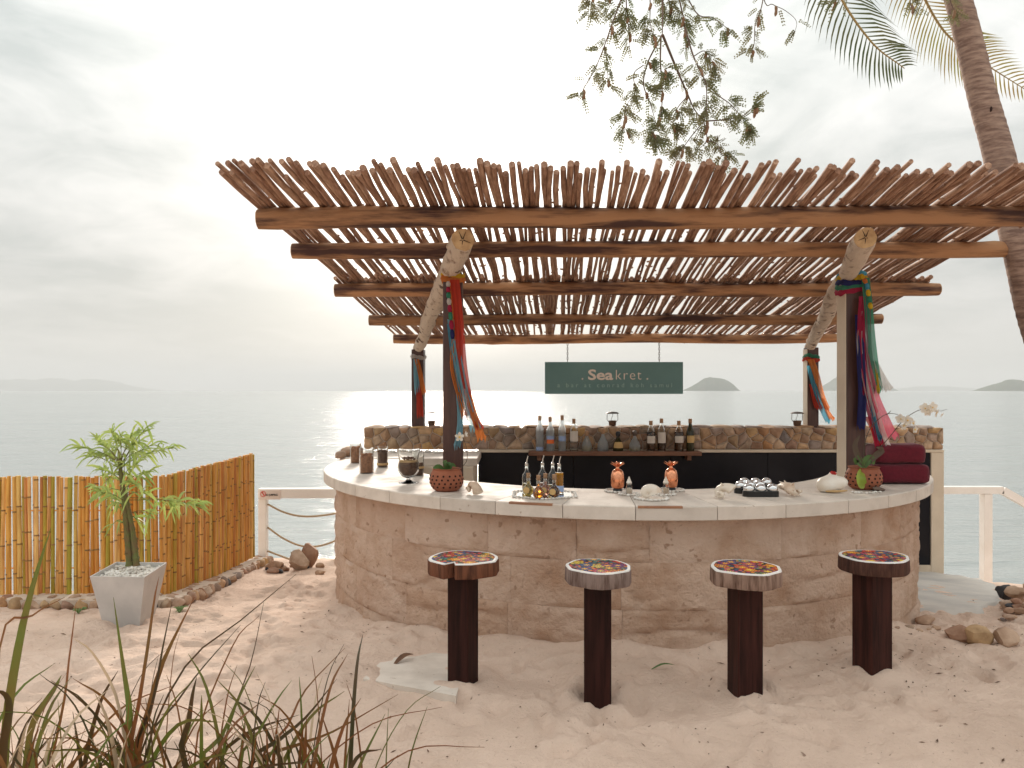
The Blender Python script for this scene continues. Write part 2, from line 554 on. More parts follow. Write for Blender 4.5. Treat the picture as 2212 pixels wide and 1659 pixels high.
M['petal'] = mat('orchid_petal', (.84, .80, .72), (.78, .70, .58), scale=9, rough=.6, transl=.4)
M['petalc'] = mat('orchid_heart', (.72, .48, .12), rough=.6)
M['redpetal'] = mat('red_petal', (.62, .03, .025), rough=.6, transl=.2)
M['bluepetal'] = mat('pale_blue_tassel', (.34, .62, .72), rough=.7, transl=.3)
M['leafdry'] = mat('dry_leaf', (.20, .10, .05), (.12, .06, .035), scale=20, rough=.8)
M['weed'] = mat('weed_leaf', (.16, .24, .08), rough=.6, transl=.3)
M['debris'] = mat('leaf_litter', (.16, .085, .045), (.09, .05, .03), scale=9, rough=.9)
M['lampclay'] = mat('lamp_clay', (.17, .10, .065), (.11, .065, .04), scale=12, rough=.8)
M['islandm'] = mat('island_forest', (.055, .085, .040), (.10, .095, .06), scale=.05, rough=1, spec=0, randc=False)
M['redink'] = mat('red_ink', (.60, .07, .06), rough=.6)
M['blackink'] = mat('black_ink', (.02, .02, .02), rough=.6)
M['plate'] = mat('sign_plate', (.72, .62, .56), rough=.5)
M['shelf'] = mat('wooden_shelf', (.24, .11, .06), (.13, .055, .03), scale=5, stretch=(.5, 5, 5), rough=.5, bump=.3)
M['seatwood'] = mat('bark_edge', (.15, .075, .05), (.055, .026, .018), scale=12, stretch=(3, 3, .4), rough=.75, bump=.9, bscale=22, bdist=.01, rand=.25)
for nm_, ca_, cb_ in (('seat_red', (.20, .078, .042), (.085, .034, .02)), ('seat_grey', (.27, .20, .175), (.12, .075, .06)), ('seat_pale', (.33, .22, .17), (.12, .065, .045)), ('seat_dark', (.105, .048, .034), (.045, .02, .015))):
    M[nm_] = mat('bark_edge', ca_, cb_, scale=14, stretch=(3, 3, .4), lo=.40, hi=.64, rough=.8, spec=.25, bump=1, bscale=24, bdist=.014)
M['rim'] = mat('white_rim_paint', (.80, .78, .75), (.70, .67, .63), scale=12, rough=.5)
def tulle(name, c, a=.78):
    return mat(name, c, tuple(x * .8 for x in c), scale=6, stretch=(6, 6, .6), rough=.75, transl=.45, alpha=a)
M['t_red'] = tulle('tulle_red', (.72, .07, .035))
M['t_orange'] = tulle('tulle_orange', (.82, .26, .06))
M['t_blue'] = tulle('tulle_blue', (.10, .40, .56))
M['t_sky'] = tulle('tulle_sky', (.28, .58, .70))
M['t_navy'] = tulle('tulle_navy', (.030, .035, .17), .9)
M['t_pink'] = tulle('tulle_pink', (.85, .18, .26))
M['t_crimson'] = tulle('tulle_crimson', (.48, .02, .075), .9)
M['t_white'] = tulle('tulle_white', (.78, .74, .70), .6)
M['t_green'] = tulle('tulle_green', (.06, .32, .20))
M['t_yellow'] = tulle('tulle_yellow', (.80, .52, .03), .9)
M['t_purple'] = tulle('tulle_mauve', (.36, .20, .22), .6)

# painted seat tops: crowded petals and rings in bright colours with dark outlines
def seat_paint(name, hue, cx, cy):
    m = bpy.data.materials.new(name)
    m.use_nodes = True
    T = m.node_tree
    b = T.nodes['Principled BSDF']
    b.inputs['Roughness'].default_value = .6
    b.inputs['Specular IOR Level'].default_value = .25
    N = lambda t, **k: [n := T.nodes.new(t), [setattr(n, a, d) for a, d in k.items()]][0]
    L = T.links.new
    def mth(op, a, b=None):
        n = N('ShaderNodeMath', operation=op)
        for k, v in enumerate((a, b)):
            if v is None:
                continue
            if isinstance(v, (int, float)):
                n.inputs[k].default_value = v
            else:
                L(v, n.inputs[k])
        return n.outputs[0]
    def mix(f, a, b):
        n = N('ShaderNodeMix', data_type='RGBA')
        L(f, n.inputs[0])
        for k, v in ((6, a), (7, b)):
            if isinstance(v, tuple):
                n.inputs[k].default_value = rgb(*v)
            else:
                L(v, n.inputs[k])
        return n.outputs[2]
    def step(v, a, b):
        n = N('ShaderNodeMapRange')
        n.inputs[1].default_value, n.inputs[2].default_value = a, b
        L(v, n.inputs[0])
        return n.outputs[0]
    cols = [(.52, .025, .02), (.62, .21, .02), (.07, .21, .18), (.13, .03, .15), (.60, .40, .05), (.44, .07, .12), (.09, .14, .05), (.035, .09, .20), (.56, .13, .07), (.24, .03, .07)]
    random.Random(int(hue * 100)).shuffle(cols)
    def palette(v):
        cr = N('ShaderNodeValToRGB')
        cr.color_ramp.interpolation = 'CONSTANT'
        els = cr.color_ramp.elements
        while len(els) < len(cols):
            els.new(.5)
        for k, (e, c) in enumerate(zip(els, cols)):
            e.position = k / len(cols)
            e.color = rgb(*c)
        L(v, cr.inputs[0])
        return cr.outputs[0]
    t = N('ShaderNodeTexCoord')
    off = N('ShaderNodeVectorMath', operation='ADD')
    off.inputs[1].default_value = (cx, cy, 0)
    L(t.outputs['Object'], off.inputs[0])
    SC = 12.0                                        # blossoms, one to a cell
    vo = N('ShaderNodeTexVoronoi', feature='F1', voronoi_dimensions='2D')
    vo.inputs['Scale'].default_value = SC
    L(off.outputs[0], vo.inputs['Vector'])
    sb_ = N('ShaderNodeVectorMath', operation='SUBTRACT')
    L(off.outputs[0], sb_.inputs[0])
    L(vo.outputs['Position'], sb_.inputs[1])
    sp = N('ShaderNodeSeparateXYZ')
    L(sb_.outputs[0], sp.inputs[0])
    ang = mth('ARCTAN2', sp.outputs[1], sp.outputs[0])
    sc_ = N('ShaderNodeSeparateColor')
    L(vo.outputs['Color'], sc_.inputs[0])
    d = vo.outputs['Distance']
    lobes = mth('MULTIPLY', mth('SINE', mth('ADD', mth('MULTIPLY', ang, 6.0), mth('MULTIPLY', sc_.outputs[2], 6.0))), .09)
    e = mth('SUBTRACT', d, lobes)                    # distance bent into petals
    # ground between the flowers: small scales of other colours
    v2 = N('ShaderNodeTexVoronoi', feature='F1', voronoi_dimensions='2D')
    v2.inputs['Scale'].default_value = 46
    L(off.outputs[0], v2.inputs['Vector'])
    s2 = N('ShaderNodeSeparateColor')
    L(v2.outputs['Color'], s2.inputs[0])
    ground = mix(step(v2.outputs['Distance'], .42, .5), palette(s2.outputs[0]), (.03, .02, .02))
    fl = mix(step(e, .12, .14), (.78, .50, .05), palette(sc_.outputs[0]))
    fl = mix(step(e, .20, .22), fl, (.04, .02, .02))
    fl = mix(step(e, .24, .26), fl, palette(sc_.outputs[1]))
    fl = mix(step(e, .40, .43), fl, (.03, .02, .02))
    fl = mix(step(e, .45, .48), fl, ground)
    L(fl, b.inputs['Base Color'])
    return m

# sea: dark body, sky reflected in wind ripples of several sizes
def sea_mat():
    m = bpy.data.materials.new('sea_water')
    m.use_nodes = True
    T = m.node_tree
    b = T.nodes['Principled BSDF']
    b.inputs['Base Color'].default_value = (.31, .335, .325, 1)
    b.inputs['Roughness'].default_value = .08
    b.inputs['IOR'].default_value = 1.333
    L = T.links.new
    t = T.nodes.new('ShaderNodeTexCoord')
    hsum = None
    for sx, sy, sc, amp, det in ((.35, 1.0, .05, .70, 3), (.32, 1.1, .35, .32, 4), (.38, 1.1, 1.5, .14, 6)):
        mp = T.nodes.new('ShaderNodeMapping')
        mp.inputs['Scale'].default_value = (sx, sy, 1)
        L(t.outputs['Object'], mp.inputs[0])
        n = T.nodes.new('ShaderNodeTexNoise')
        n.inputs['Scale'].default_value = sc
        n.inputs['Detail'].default_value = det
        n.inputs['Roughness'].default_value = .6
        n.inputs['Distortion'].default_value = .4
        L(mp.outputs[0], n.inputs['Vector'])
        k = T.nodes.new('ShaderNodeMath')
        k.operation = 'MULTIPLY'
        k.inputs[1].default_value = amp
        L(n.outputs[0], k.inputs[0])
        if hsum is None:
            hsum = k.outputs[0]
        else:
            a = T.nodes.new('ShaderNodeMath')
            L(hsum, a.inputs[0])
            L(k.outputs[0], a.inputs[1])
            hsum = a.outputs[0]
    bp = T.nodes.new('ShaderNodeBump')
    bp.inputs['Strength'].default_value = 1
    bp.inputs['Distance'].default_value = 1.0
    L(hsum, bp.inputs['Height'])
    L(bp.outputs[0], b.inputs['Normal'])
    return m
M['sea'] = sea_mat()

# ================================================================== SETTING
SEA = -1.8
BC, BR, BW = Vector((.98, 7.26, 0)), 2.74, 2.63      # bar circle centre, slab radius, wall radius
def gz(x, y):
    """height of the sand"""
    x, y = np.asarray(x, float), np.asarray(y, float)
    z = np.interp(y, [-60, 4.5, 5.0, 5.6, 6.5, 7.5, 8.7, 9.3, 9.7, 10.5, 12, 40, 200], [.4, 0, -.03, -.09, -.2, -.30, -.39, -.45, -.62, -1.4, -2.4, -4, -8])
    r = np.clip((x - 3.2) / 1.5, 0, 1) * np.clip((y - 5.6) / 2.5, 0, 1)
    z = z - .10 * r
    l = np.clip((-3.15 - x) / .8, 0, 1) * np.clip((y - 6.25) / 1.2, 0, 1)    # falls to the water behind the fence
    z = z - 2.2 * l
    q = np.clip((x - 5.15 + (y - 8.2) * .6) / 1.2, 0, 1) * np.clip((y - 7.2) / 1.5, 0, 1)
    z = z - 1.9 * q * q
    return z
rng = np.random.default_rng(5)
def lattice(x, y, s, seed):
    g = np.random.default_rng(seed).random((97, 97))
    u, v = x / s, y / s
    i, j = np.floor(u).astype(int), np.floor(v).astype(int)
    fu, fv = u - i, v - j
    fu, fv = fu * fu * (3 - 2 * fu), fv * fv * (3 - 2 * fv)
    G = lambda a, b: g[a % 97, b % 97]
    return (G(i, j) * (1 - fu) + G(i + 1, j) * fu) * (1 - fv) + (G(i, j + 1) * (1 - fu) + G(i + 1, j + 1) * fu) * fv - .5
def sand_ground():
    xs = np.concatenate([np.linspace(-60, -6, 28)[:-1], np.arange(-6, -4.2, .06), np.arange(-4.2, 4.6, .024), np.arange(4.6, 6.6, .06), np.linspace(6.6, 60, 28)])
    ys = np.concatenate([np.linspace(-60, 2.2, 30)[:-1], np.arange(2.2, 7.2, .024), np.arange(7.2, 10.6, .06), np.linspace(10.6, 60, 24)])
    X, Y = np.meshgrid(xs, ys)
    Z = gz(X, Y)
    near = np.clip((10.2 - Y) / .8, 0, 1) * np.clip((Y - 1.5) / .8, 0, 1) * np.clip((7 - np.abs(X)) / 1, 0, 1)
    D = .07 * lattice(X, Y, 1.7, 1) + .055 * lattice(X + .3 * Y, Y, .62, 2) + .042 * lattice(X, Y - .4 * X, .27, 3) + .015 * lattice(X, Y, .11, 4) + .007 * lattice(X, Y, .055, 6)
    D *= 1 - .88 * np.exp(-(((X + .50) / .36) ** 2 + ((Y - 4.42) / .30) ** 2) ** 2)      # level round the paving slab
    rad = np.hypot(X - BC.x, Y - BC.y)
    D += (.035 + .10 * np.maximum(lattice(X, Y, .33, 8), -.3)) * np.exp(-np.clip((rad - BW) / .13, 0, 9) ** 2) * (rad > BW - .3)
    for sx_, sy_ in ((-.275, 4.22), (.46, 4.0), (1.28, 4.1), (2.12, 4.4)):
        q_ = np.hypot(X - sx_, Y - sy_)
        D += .022 * np.exp(-((q_ - .15) / .06) ** 2) * (1 + 1.6 * lattice(X, Y, .12, 9)) - .012 * np.exp(-((q_ - .32) / .1) ** 2)
    # footprints and scuffs: dents with pushed-up rims
    r = np.random.default_rng(11)
    for k in range(1050):
        fx, fy = r.uniform(-4.0, 4.2), r.uniform(2.5, 7.6)
        if math.hypot(fx - BC.x, fy - BC.y) < BW + .1:
            continue
        a = r.uniform(0, math.pi)
        L_, w_ = r.uniform(.05, .12), r.uniform(.03, .055)
        dep = r.uniform(.009, .034)
        ix = np.searchsorted(xs, [fx - .4, fx + .4])
        iy = np.searchsorted(ys, [fy - .4, fy + .4])
        sl = (slice(iy[0], iy[1]), slice(ix[0], ix[1]))
        dx, dy = X[sl] - fx, Y[sl] - fy
        u = (dx * math.cos(a) + dy * math.sin(a)) / L_
        v = (-dx * math.sin(a) + dy * math.cos(a)) / w_
        q = u * u + v * v
        if ((fx + .50) / .45) ** 2 + ((fy - 4.42) / .38) ** 2 < 1:
            continue
        D[sl] += -dep * np.exp(-q * 1.2) + dep * .45 * np.exp(-(np.sqrt(q) - 1.75) ** 2 * 3.5)
    # sand settles against the foot of the bar and in hollows round the stools
    Z = Z + D * near
    v = np.stack([X, Y, Z], -1).reshape(-1, 3)
    nx, ny = len(xs), len(ys)
    I = (np.arange(ny - 1)[:, None] * nx + np.arange(nx - 1)[None, :]).reshape(-1)
    f = np.stack([I, I + 1, I + nx + 1, I + nx], -1)
    me = bpy.data.meshes.new('sand_ground')
    me.vertices.add(len(v))
    me.vertices.foreach_set('co', v.ravel())
    me.loops.add(f.size)
    me.loops.foreach_set('vertex_index', f.ravel())
    me.polygons.add(len(f))
    me.polygons.foreach_set('loop_start', np.arange(0, f.size, 4))
    me.polygons.foreach_set('use_smooth', np.ones(len(f), bool))
    me.update()
    me.materials.append(M['sand'])
    o = bpy.data.objects.new('sand_ground', me)
    C.objects.link(o)
    tag(o, 'pale footprint-dented beach sand around the bar', kind='structure')
    return xs, ys, Z
SX, SY, SZ = sand_ground()
def gh(x, y):
    """actual sand height incl. dents"""
    i = min(max(int(np.searchsorted(SX, x)), 1), len(SX) - 1)
    j = min(max(int(np.searchsorted(SY, y)), 1), len(SY) - 1)
    return float(SZ[j, i])

o = MB().add([(-13500, 9, SEA), (13500, 9, SEA), (13500, 6800, SEA), (-13500, 6800, SEA), (-13500, -200, SEA), (13500, -200, SEA)], [(0, 1, 2, 3), (4, 5, 1, 0)]).build('sea', M['sea'])
o.location = (0, 0, 0)
o.data.transform(Matrix.Translation(WL['sea']))
tag(o, 'calm pale grey sea glittering under the low sun', kind='structure')

# concrete path that runs past the open side of the bar
def sheet(name, poly_rows, m, dz=.006, kind='structure', label=None):
    mb = MB()
    n = len(poly_rows[0])
    mb.v = [Vector((x, y, 0)) for row in poly_rows for x, y in row]
    for v in mb.v:
        v.z = float(gz(v.x, v.y)) + dz
    mb.f = [(r * n + i, r * n + i + 1, (r + 1) * n + i + 1, (r + 1) * n + i) for r in range(len(poly_rows) - 1) for i in range(n - 1)]
    for r_ in range(len(poly_rows)):
        for i_ in range(n):
            if r_ in (0, len(poly_rows) - 1) or i_ in (0, n - 1):
                mb.v[r_ * n + i_].z -= .16
    o = mb.build(name, m, smooth=180)
    return tag(o, label, kind=kind)
rows = []
for i in range(18):
    y = 5.75 + i * .205
    x0 = 3.0
    x1 = float(np.interp(y, [5.7, 6.1, 6.5, 7.0, 8.0, 9.3], [3.55, 3.95, 4.35, 4.75, 5.3, 5.6])) + .05 * math.sin(i * 2.1)
    rows.append([(x0 + (x1 - x0) * k / 14, y) for k in range(15)])
sheet('path', rows, M['concrete'], .022, label='pale concrete path beside the open end of the bar')

# islands (each one a ridge with depth), far range first
def island(x0, x1, dist, prof, seed, label):
    """prof: heights in photograph pixels along the island"""
    k = dist / FPX
    n, m = 44, 16
    depth = (x1 - x0) * k * .55
    vs, fs = [], []
    for j in range(m + 1):
        t = j / m
        for i in range(n + 1):
            u = i / n
            X = ((x0 + (x1 - x0) * u) - CX) * k
            hgt = np.interp(u, np.linspace(0, 1, len(prof)), prof) * k
            env = math.sin(math.pi * min(max(t, 0), 1)) ** .6
            w = 1 + .07 * mnoise.noise(Vector((u * 7, t * 4, seed))) + .05 * mnoise.noise(Vector((u * 26, t * 15, seed)))
            z = SEA - 2 + (hgt * 1.02 + 2) * env * w if 0 < t < 1 else SEA - 3
            vs.append((X, dist + (t - .5) * depth, z))
    for j in range(m):
        for i in range(n):
            a = j * (n + 1) + i
            fs.append((a, a + 1, a + n + 2, a + n + 1))
    o = MB().add(vs, fs).build('island', M['islandm'], smooth=180)
    tag(o, label, kind='structure')
island(1474, 1592, 5000, [0, 4, 9, 15, 21, 27, 28, 27.5, 27, 25, 21, 13, 0], 1, 'rounded wooded islet on the horizon beside the hanging sign')
island(1772, 1924, 6300, [0, 12, 20, 30, 32, 26, 24, 30, 31, 28, 20, 12, 0], 2, 'hazy islet on the horizon behind the right-hand posts')
island(2122, 2290, 4500, [0, 9, 13, 17, 23, 24, 22, 18, 20, 22, 16, 8, 0], 3, 'dark low islet on the horizon beyond the palm')
island(-160, 300, 14000, [0, 6, 9, 12, 20, 18, 25, 19, 24, 22, 20, 26, 18, 16, 24, 22, 12, 8, 0], 4, 'far hazy mountain range on the horizon')
island(1900, 2130, 13500, [0, 3, 5, 8, 9, 8, 6, 4, 0], 5, 'faint far ridge on the horizon')

# ================================================================== BAR
def arc_pt(r, a, z):
    return Vector((BC.x + r * math.cos(a), BC.y + r * math.sin(a), z))
bar = thing('bar_counter', (BC.x, BC.y - BW, gh(BC.x, BC.y - BW - .1)), 'curved stone bar counter with rough sandstone blocks and limestone top', 'bar counter')
A0, A1 = R(172), R(341)                               # arc of the wall, front passes through 270 deg
rb = random.Random(3)
courses = [(-.62, -.02), (-.02, .27), (.27, .57), (.57, .852)]
for ci, (z0, z1) in enumerate(courses):
    a = A0 - (.0 if ci % 2 else .1)
    first = True
    while a < A1 - .02:
        da = rb.uniform(.17, .34)
        b = min(a + da, A1)
        if A1 - b < .1:
            b = A1
        lo_a = max(a, A0)
        if b > lo_a + .02:
            ga = .0003
            nu, nv = 26, 14
            mb = MB()
            sd = rb.uniform(0, 50)
            push = rb.uniform(-.010, .014)
            zz1 = z1 - .0005
            for j in range(nv + 1):
                v = j / nv
                for i in range(nu + 1):
                    u = i / nu
                    aa = lo_a + ga + (b - lo_a - 2 * ga) * u
                    z = z0 + .0005 + (zz1 - z0 - .0005) * v
                    e = min(u, 1 - u) * (b - lo_a) * BW
                    e2 = min(v, 1 - v) * (z1 - z0)
                    ed = min(e, e2)
                    f = min(ed / .012, 1)
                    p = Vector((aa * BW, z, sd))
                    n = .020 * mnoise.noise(p * 2.4) + .020 * abs(mnoise.noise(p * 5.5)) + .020 * mnoise.noise(p * 13) + .008 * mnoise.noise(p * 27)
                    ridge = abs(mnoise.noise(Vector((aa * BW * 1.1 + sd, z * 3.2, 3.3))))
                    n -= .030 * max(0, .10 - ridge) / .10 if rb and (int(sd) % 3 == 0) else 0
                    r = BW - .004 + f * (.004 + push * .5 + n * .72)
                    mb.v.append(arc_pt(r, aa, z))
            w = nu + 1
            for j in range(nv):
                for i in range(nu):
                    q = j * w + i
                    mb.f.append((q, q + 1, q + w + 1, q + w))
            # close the block at the back
            ring = [i for i in range(w)] + [j * w + nu for j in range(1, nv + 1)] + [nv * w + i for i in range(nu - 1, -1, -1)] + [j * w for j in range(nv - 1, 0, -1)]
            base = len(mb.v)
            for q in ring:
                p = mb.v[q]
                d = Vector((p.x - BC.x, p.y - BC.y, 0)).normalized()
                mb.v.append(p - d * .09)
            k = len(ring)
            for i in range(k):
                mb.f.append((ring[(i + 1) % k], ring[i], base + i, base + (i + 1) % k))
            mb.build('stone_block', M['block'], bar, smooth=50)
        a = b
# core behind the blocks
mb = MB()
n = 60
for i in range(n + 1):
    a = A0 + (A1 - A0) * i / n
    for r, z in ((BW - .040, -.62), (BW - .040, .848), (2.12, .848), (2.12, -.62)):
        mb.v.append(arc_pt(r, a, z))
for i in range(n):
    for k in range(4):
        q = i * 4 + k
        q2 = i * 4 + (k + 1) % 4
        mb.f.append((q, q + 4, q2 + 4, q2))
mb.f += [(0, 1, 2, 3), (n * 4 + 3, n * 4 + 2, n * 4 + 1, n * 4)]
mb.build('masonry_core', M['mortar'], bar)
# counter top tiles
RI = 1.96
cuts = [R(171)]
while cuts[-1] < R(341):
    cuts.append(cuts[-1] + rb.uniform(.15, .19))
cuts[-1] = R(342)
for i in range(len(cuts) - 1):
    a, b = cuts[i] + .0008, cuts[i + 1] - .0008
    mb = MB()
    n = 6
    prof = [(RI, .852), (RI, CT - .004), (RI + .004, CT), (BR - .006, CT), (BR, CT - .006), (BR, .856), (BR - .004, .852)]
    for k in range(n + 1):
        aa = a + (b - a) * k / n
        for r, z in prof:
            p = arc_pt(r, aa, z)
            if b > R(340.5) and p.y > BC.y - .86:
                p.y = BC.y - .86
            mb.v.append(p)
    m = len(prof)
    for k in range(n):
        for j in range(m):
            q, q2 = k * m + j, k * m + (j + 1) % m
            mb.f.append((q, q + m, q2 + m, q2))
    mb.f += [tuple(range(m)), tuple(n * m + j for j in range(m))[::-1]]
    mb.build('counter_tile', M['slab'], bar)
# dark filler strips where the tile edges have lost their nosing
for a, b in ((R(248.6), R(254.6)), (R(265.6), R(271.3))):
    mb = MB()
    for k in range(7):
        aa = a + (b - a) * k / 6
        for r, z in ((BR - .03, .928), (BR + .002, .928), (BR + .002, .941), (BR - .03, .941)):
            mb.v.append(arc_pt(r, aa, z))
    for k in range(6):
        for j in range(4):
            q, q2 = k * 4 + j, k * 4 + (j + 1) % 4
            mb.f.append((q, q + 4, q2 + 4, q2))
    mb.f += [(0, 1, 2, 3), (27, 26, 25, 24)]
    mb.build('brown_filler', M['stain'], bar)

# straight counter returning to the back wall on the left, with its own front face
ret = thing('return_counter', (-1.1, 8.3, -.45), 'straight limestone side counter joining the curved bar to the stone wall', 'counter')
xs_ = [-1.80, -1.42, -1.02, -.66, -.36]
for i in range(4):
    MB().bbox((xs_[i] + .001, 7.72, .86), (xs_[i + 1] - .001, 8.66, CT), .005).build('counter_tile', M['slab'], ret)
MB().box((-1.72, 7.62, -.7), (-.40, 8.64, .858)).build('base', M['cream'], ret)

# ------------------------------------------------------------------ back wall of field stones over black panels
WX0, WX1, WY, WZ0, WZ1 = -1.74, 5.06, 8.70, .955, 1.212
wall = thing('back_wall', (1.6, 8.9, -.55), 'low field-stone wall on black panels closing the bar towards the sea', 'wall')
MB().box((WX0 + .03, WY - .004, WZ0), (WX1 - .03, WY + .40, WZ1 - .02)).build('mortar_core', M['mortar'], wall)
MB().box((-.40, WY + .03, -.75), (WX1 - .02, WY + .38, WZ0 - .03)).build('panel_core', M['mortar'], wall)
def voronoi(w, h, pts):
    cells = []
    for i, (px, py) in enumerate(pts):
        poly = [(0, 0), (w, 0), (w, h), (0, h)]
        for j, (qx, qy) in enumerate(pts):
            if i == j or abs(px - qx) > 1.0 or abs(py - qy) > 1.0:
                continue
            mx, my, nx, ny = (px + qx) / 2, (py + qy) / 2, qx - px, qy - py
            out = []
            for k in range(len(poly)):
                a, b = poly[k], poly[(k + 1) % len(poly)]
                da, db = (a[0] - mx) * nx + (a[1] - my) * ny, (b[0] - mx) * nx + (b[1] - my) * ny
                if da <= 0:
                    out.append(a)
                if (da < 0) != (db < 0) and da != db:
                    t = da / (da - db)
                    out.append((a[0] + (b[0] - a[0]) * t, a[1] + (b[1] - a[1]) * t))
            poly = out
            if len(poly) < 3:
                break
        cells.append(poly)
    return cells
def stone_cell(poly, gap, proud, sd, back=.06):
    """polygon -> a rounded stone: (u, v, out)"""
    rr = random.Random(sd)
    cx, cy = sum(p[0] for p in poly) / len(poly), sum(p[1] for p in poly) / len(poly)
    # subdivide and soften the outline
    pts = []
    for k in range(len(poly)):
        a, b = poly[k], poly[(k + 1) % len(poly)]
        pts += [(a[0] * .88 + (a[0] * .5 + b[0] * .5) * .12, a[1] * .88 + (a[1] * .5 + b[1] * .5) * .12), ((a[0] + b[0]) / 2, (a[1] + b[1]) / 2), (b[0] * .88 + (a[0] + b[0]) * .06, b[1] * .88 + (a[1] + b[1]) * .06)]
    out = []
    for x, y in pts:
        d = math.hypot(x - cx, y - cy)
        k = max(0, 1 - gap / max(d, 1e-4)) * rr.uniform(.95, 1.0)
        out.append((cx + (x - cx) * k, cy + (y - cy) * k))
    n = len(out)
    rows = [[(x, y, -back) for x, y in out], [(x, y, proud * .35) for x, y in out],
            [(cx + (x - cx) * .82, cy + (y - cy) * .82, proud * rr.uniform(.75, 1)) for x, y in out]]
    vs = [p for r in rows for p in r] + [(cx + rr.uniform(-.01, .01), cy, proud * rr.uniform(.95, 1.25))]
    fs = []
    for r in range(2):
        for i in range(n):
            fs.append((r * n + i, r * n + (i + 1) % n, (r + 1) * n + (i + 1) % n, (r + 1) * n + i))
    fs += [(2 * n + i, 2 * n + (i + 1) % n, 3 * n) for i in range(n)]
    return vs, fs
rv = random.Random(21)
Wd, Hd = WX1 - WX0, WZ1 - WZ0
pts = []
for row, cnt in ((0, 48), (1, 47), (2, 50)):
    for i in range(cnt):
        pts.append(((i + .5 + .5 * (row % 2) + rv.uniform(-.38, .38)) * Wd / cnt, (row + .5 + rv.uniform(-.32, .32)) * Hd / 3))
for k, cell in enumerate(voronoi(Wd, Hd, pts)):
    if len(cell) < 3:
        continue
    vs, fs = stone_cell(cell, .0035, .026, k)
    MB().add([(WX0 + u, WY - d, WZ0 + v) for u, v, d in vs], fs).build('stone', M['stone'], wall, smooth=60)
# cap stones: what shows of the wall top, lying flat
x = WX0
k = 0
while x < WX1 - .05:
    w = rv.uniform(.14, .26)
    MB().rock((x + w / 2, WY + .2, WZ1 - .005), (w * .60, .24, .030), sd=k + 300).build('cap_stone', M['stone'], wall, smooth=60)
    x += w
    k += 1
# end faces of stone
for xe, sg in ((WX0, -1), (WX1, 1)):
    for k, cell in enumerate(voronoi(.4, Hd, [(rv.uniform(.03, .37), rv.uniform(.02, Hd - .02)) for _ in range(7)])):
        if len(cell) < 3:
            continue
        vs, fs = stone_cell(cell, .006, .025, 700 + k)
        MB().add([(xe - sg * .03 + sg * d, WY + .02 + u, WZ0 + v) for u, v, d in vs], fs if sg < 0 else [f[::-1] for f in fs]).build('stone', M['stone'], wall, smooth=60)
# cream frame and black panels below
MB().bbox((-.40, WY - .03, WZ0 - .034), (WX1, WY + .39, WZ0 - .001), .004).build('frame_rail', M['cream'], wall)
MB().bbox((WX1 - .15, WY - .026, -.66), (WX1, WY + .38, WZ0 - .036), .004).build('frame_stile', M['cream'], wall)
MB().bbox((-.40, WY - .024, -.66), (WX1 - .152, WY + .1, -.40), .004).build('frame_plinth', M['cream'], wall)
px_ = [-.40, .72, 1.86, 3.0, 4.1, WX1 - .152]
for a, b in zip(px_, px_[1:]):
    MB().bbox((a + .002, WY - .012, -.398), (b - .002, WY + .028, WZ0 - .038), .003).build('black_panel', M['panel'], wall)
sh = thing('bottle_shelf', (1.2, 8.6, .90), 'brown wooden shelf board carrying the spirit bottles', 'shelf')
sx0, sx1 = P(1142, 0, 8.56).x, P(1512, 0, 8.56).x
MB().bbox((sx0, 8.47, .900), (sx1, 8.667, .948), .004).build('board', M['shelf'], sh)
MB().bbox((sx0 + .1, 8.55, .84), (sx0 + .15, 8.685, .899), .004).build('bracket', M['shelf'], sh)
MB().bbox((sx1 - .15, 8.55, .84), (sx1 - .1, 8.685, .899), .004).build('bracket', M['shelf'], sh)

# ================================================================== PERGOLA
per = thing('pergola', (1.1, 7.0, 0), 'rustic pergola roofed with loose brown sticks on peeled log beams', 'pergola')
SL = -.125                                            # roof falls towards the sea
def zb(Y):
    return 2.806 + SL * (Y - 5.0)
rp = random.Random(9)
def log_mesh(pts, rads, seed, n=14, knots=6, wob=.05):
    """natural log: uneven radius, knots and slight bends"""
    pts = spl(pts, 46)
    rr = random.Random(seed)
    kn = [(rr.random(), rr.uniform(0, 6.28), rr.uniform(.10, .22)) for _ in range(knots)]
    mb = MB()
    t0 = (pts[1] - pts[0]).normalized()
    u = t0.cross(Vector((0, 0, 1))).normalized()
    L_ = (pts[-1] - pts[0]).length
    for i, p in enumerate(pts):
        s = i / (len(pts) - 1)
        t = (pts[min(i + 1, len(pts) - 1)] - pts[max(i - 1, 0)]).normalized()
        u = (u - t * u.dot(t)).normalized()
        w = t.cross(u)
        r0 = rads[0] + (rads[1] - rads[0]) * s
        if i in (0, len(pts) - 1):
            r0 *= .95
        for k in range(n):
            a = 2 * math.pi * k / n
            q = 1 + wob * 1.6 * mnoise.noise(Vector((s * L_ * 1.4, math.cos(a) * .9 + seed, math.sin(a) * .9))) + wob * mnoise.noise(Vector((s * L_ * 5, math.cos(a) * 2 + seed, math.sin(a) * 2)))
            for ks, ka, kh in kn:
                q += kh * math.exp(-((s - ks) * L_ / .05) ** 2) * max(0, math.cos(a - ka)) ** 6
            mb.v.append(p + (u * math.cos(a) + w * math.sin(a)) * r0 * q)
    for i in range(len(pts) - 1):
        for k in range(n):
            a, b = i * n + k, i * n + (k + 1) % n
            mb.f.append((a, b, b + n, a + n))
    return mb, n, len(pts)
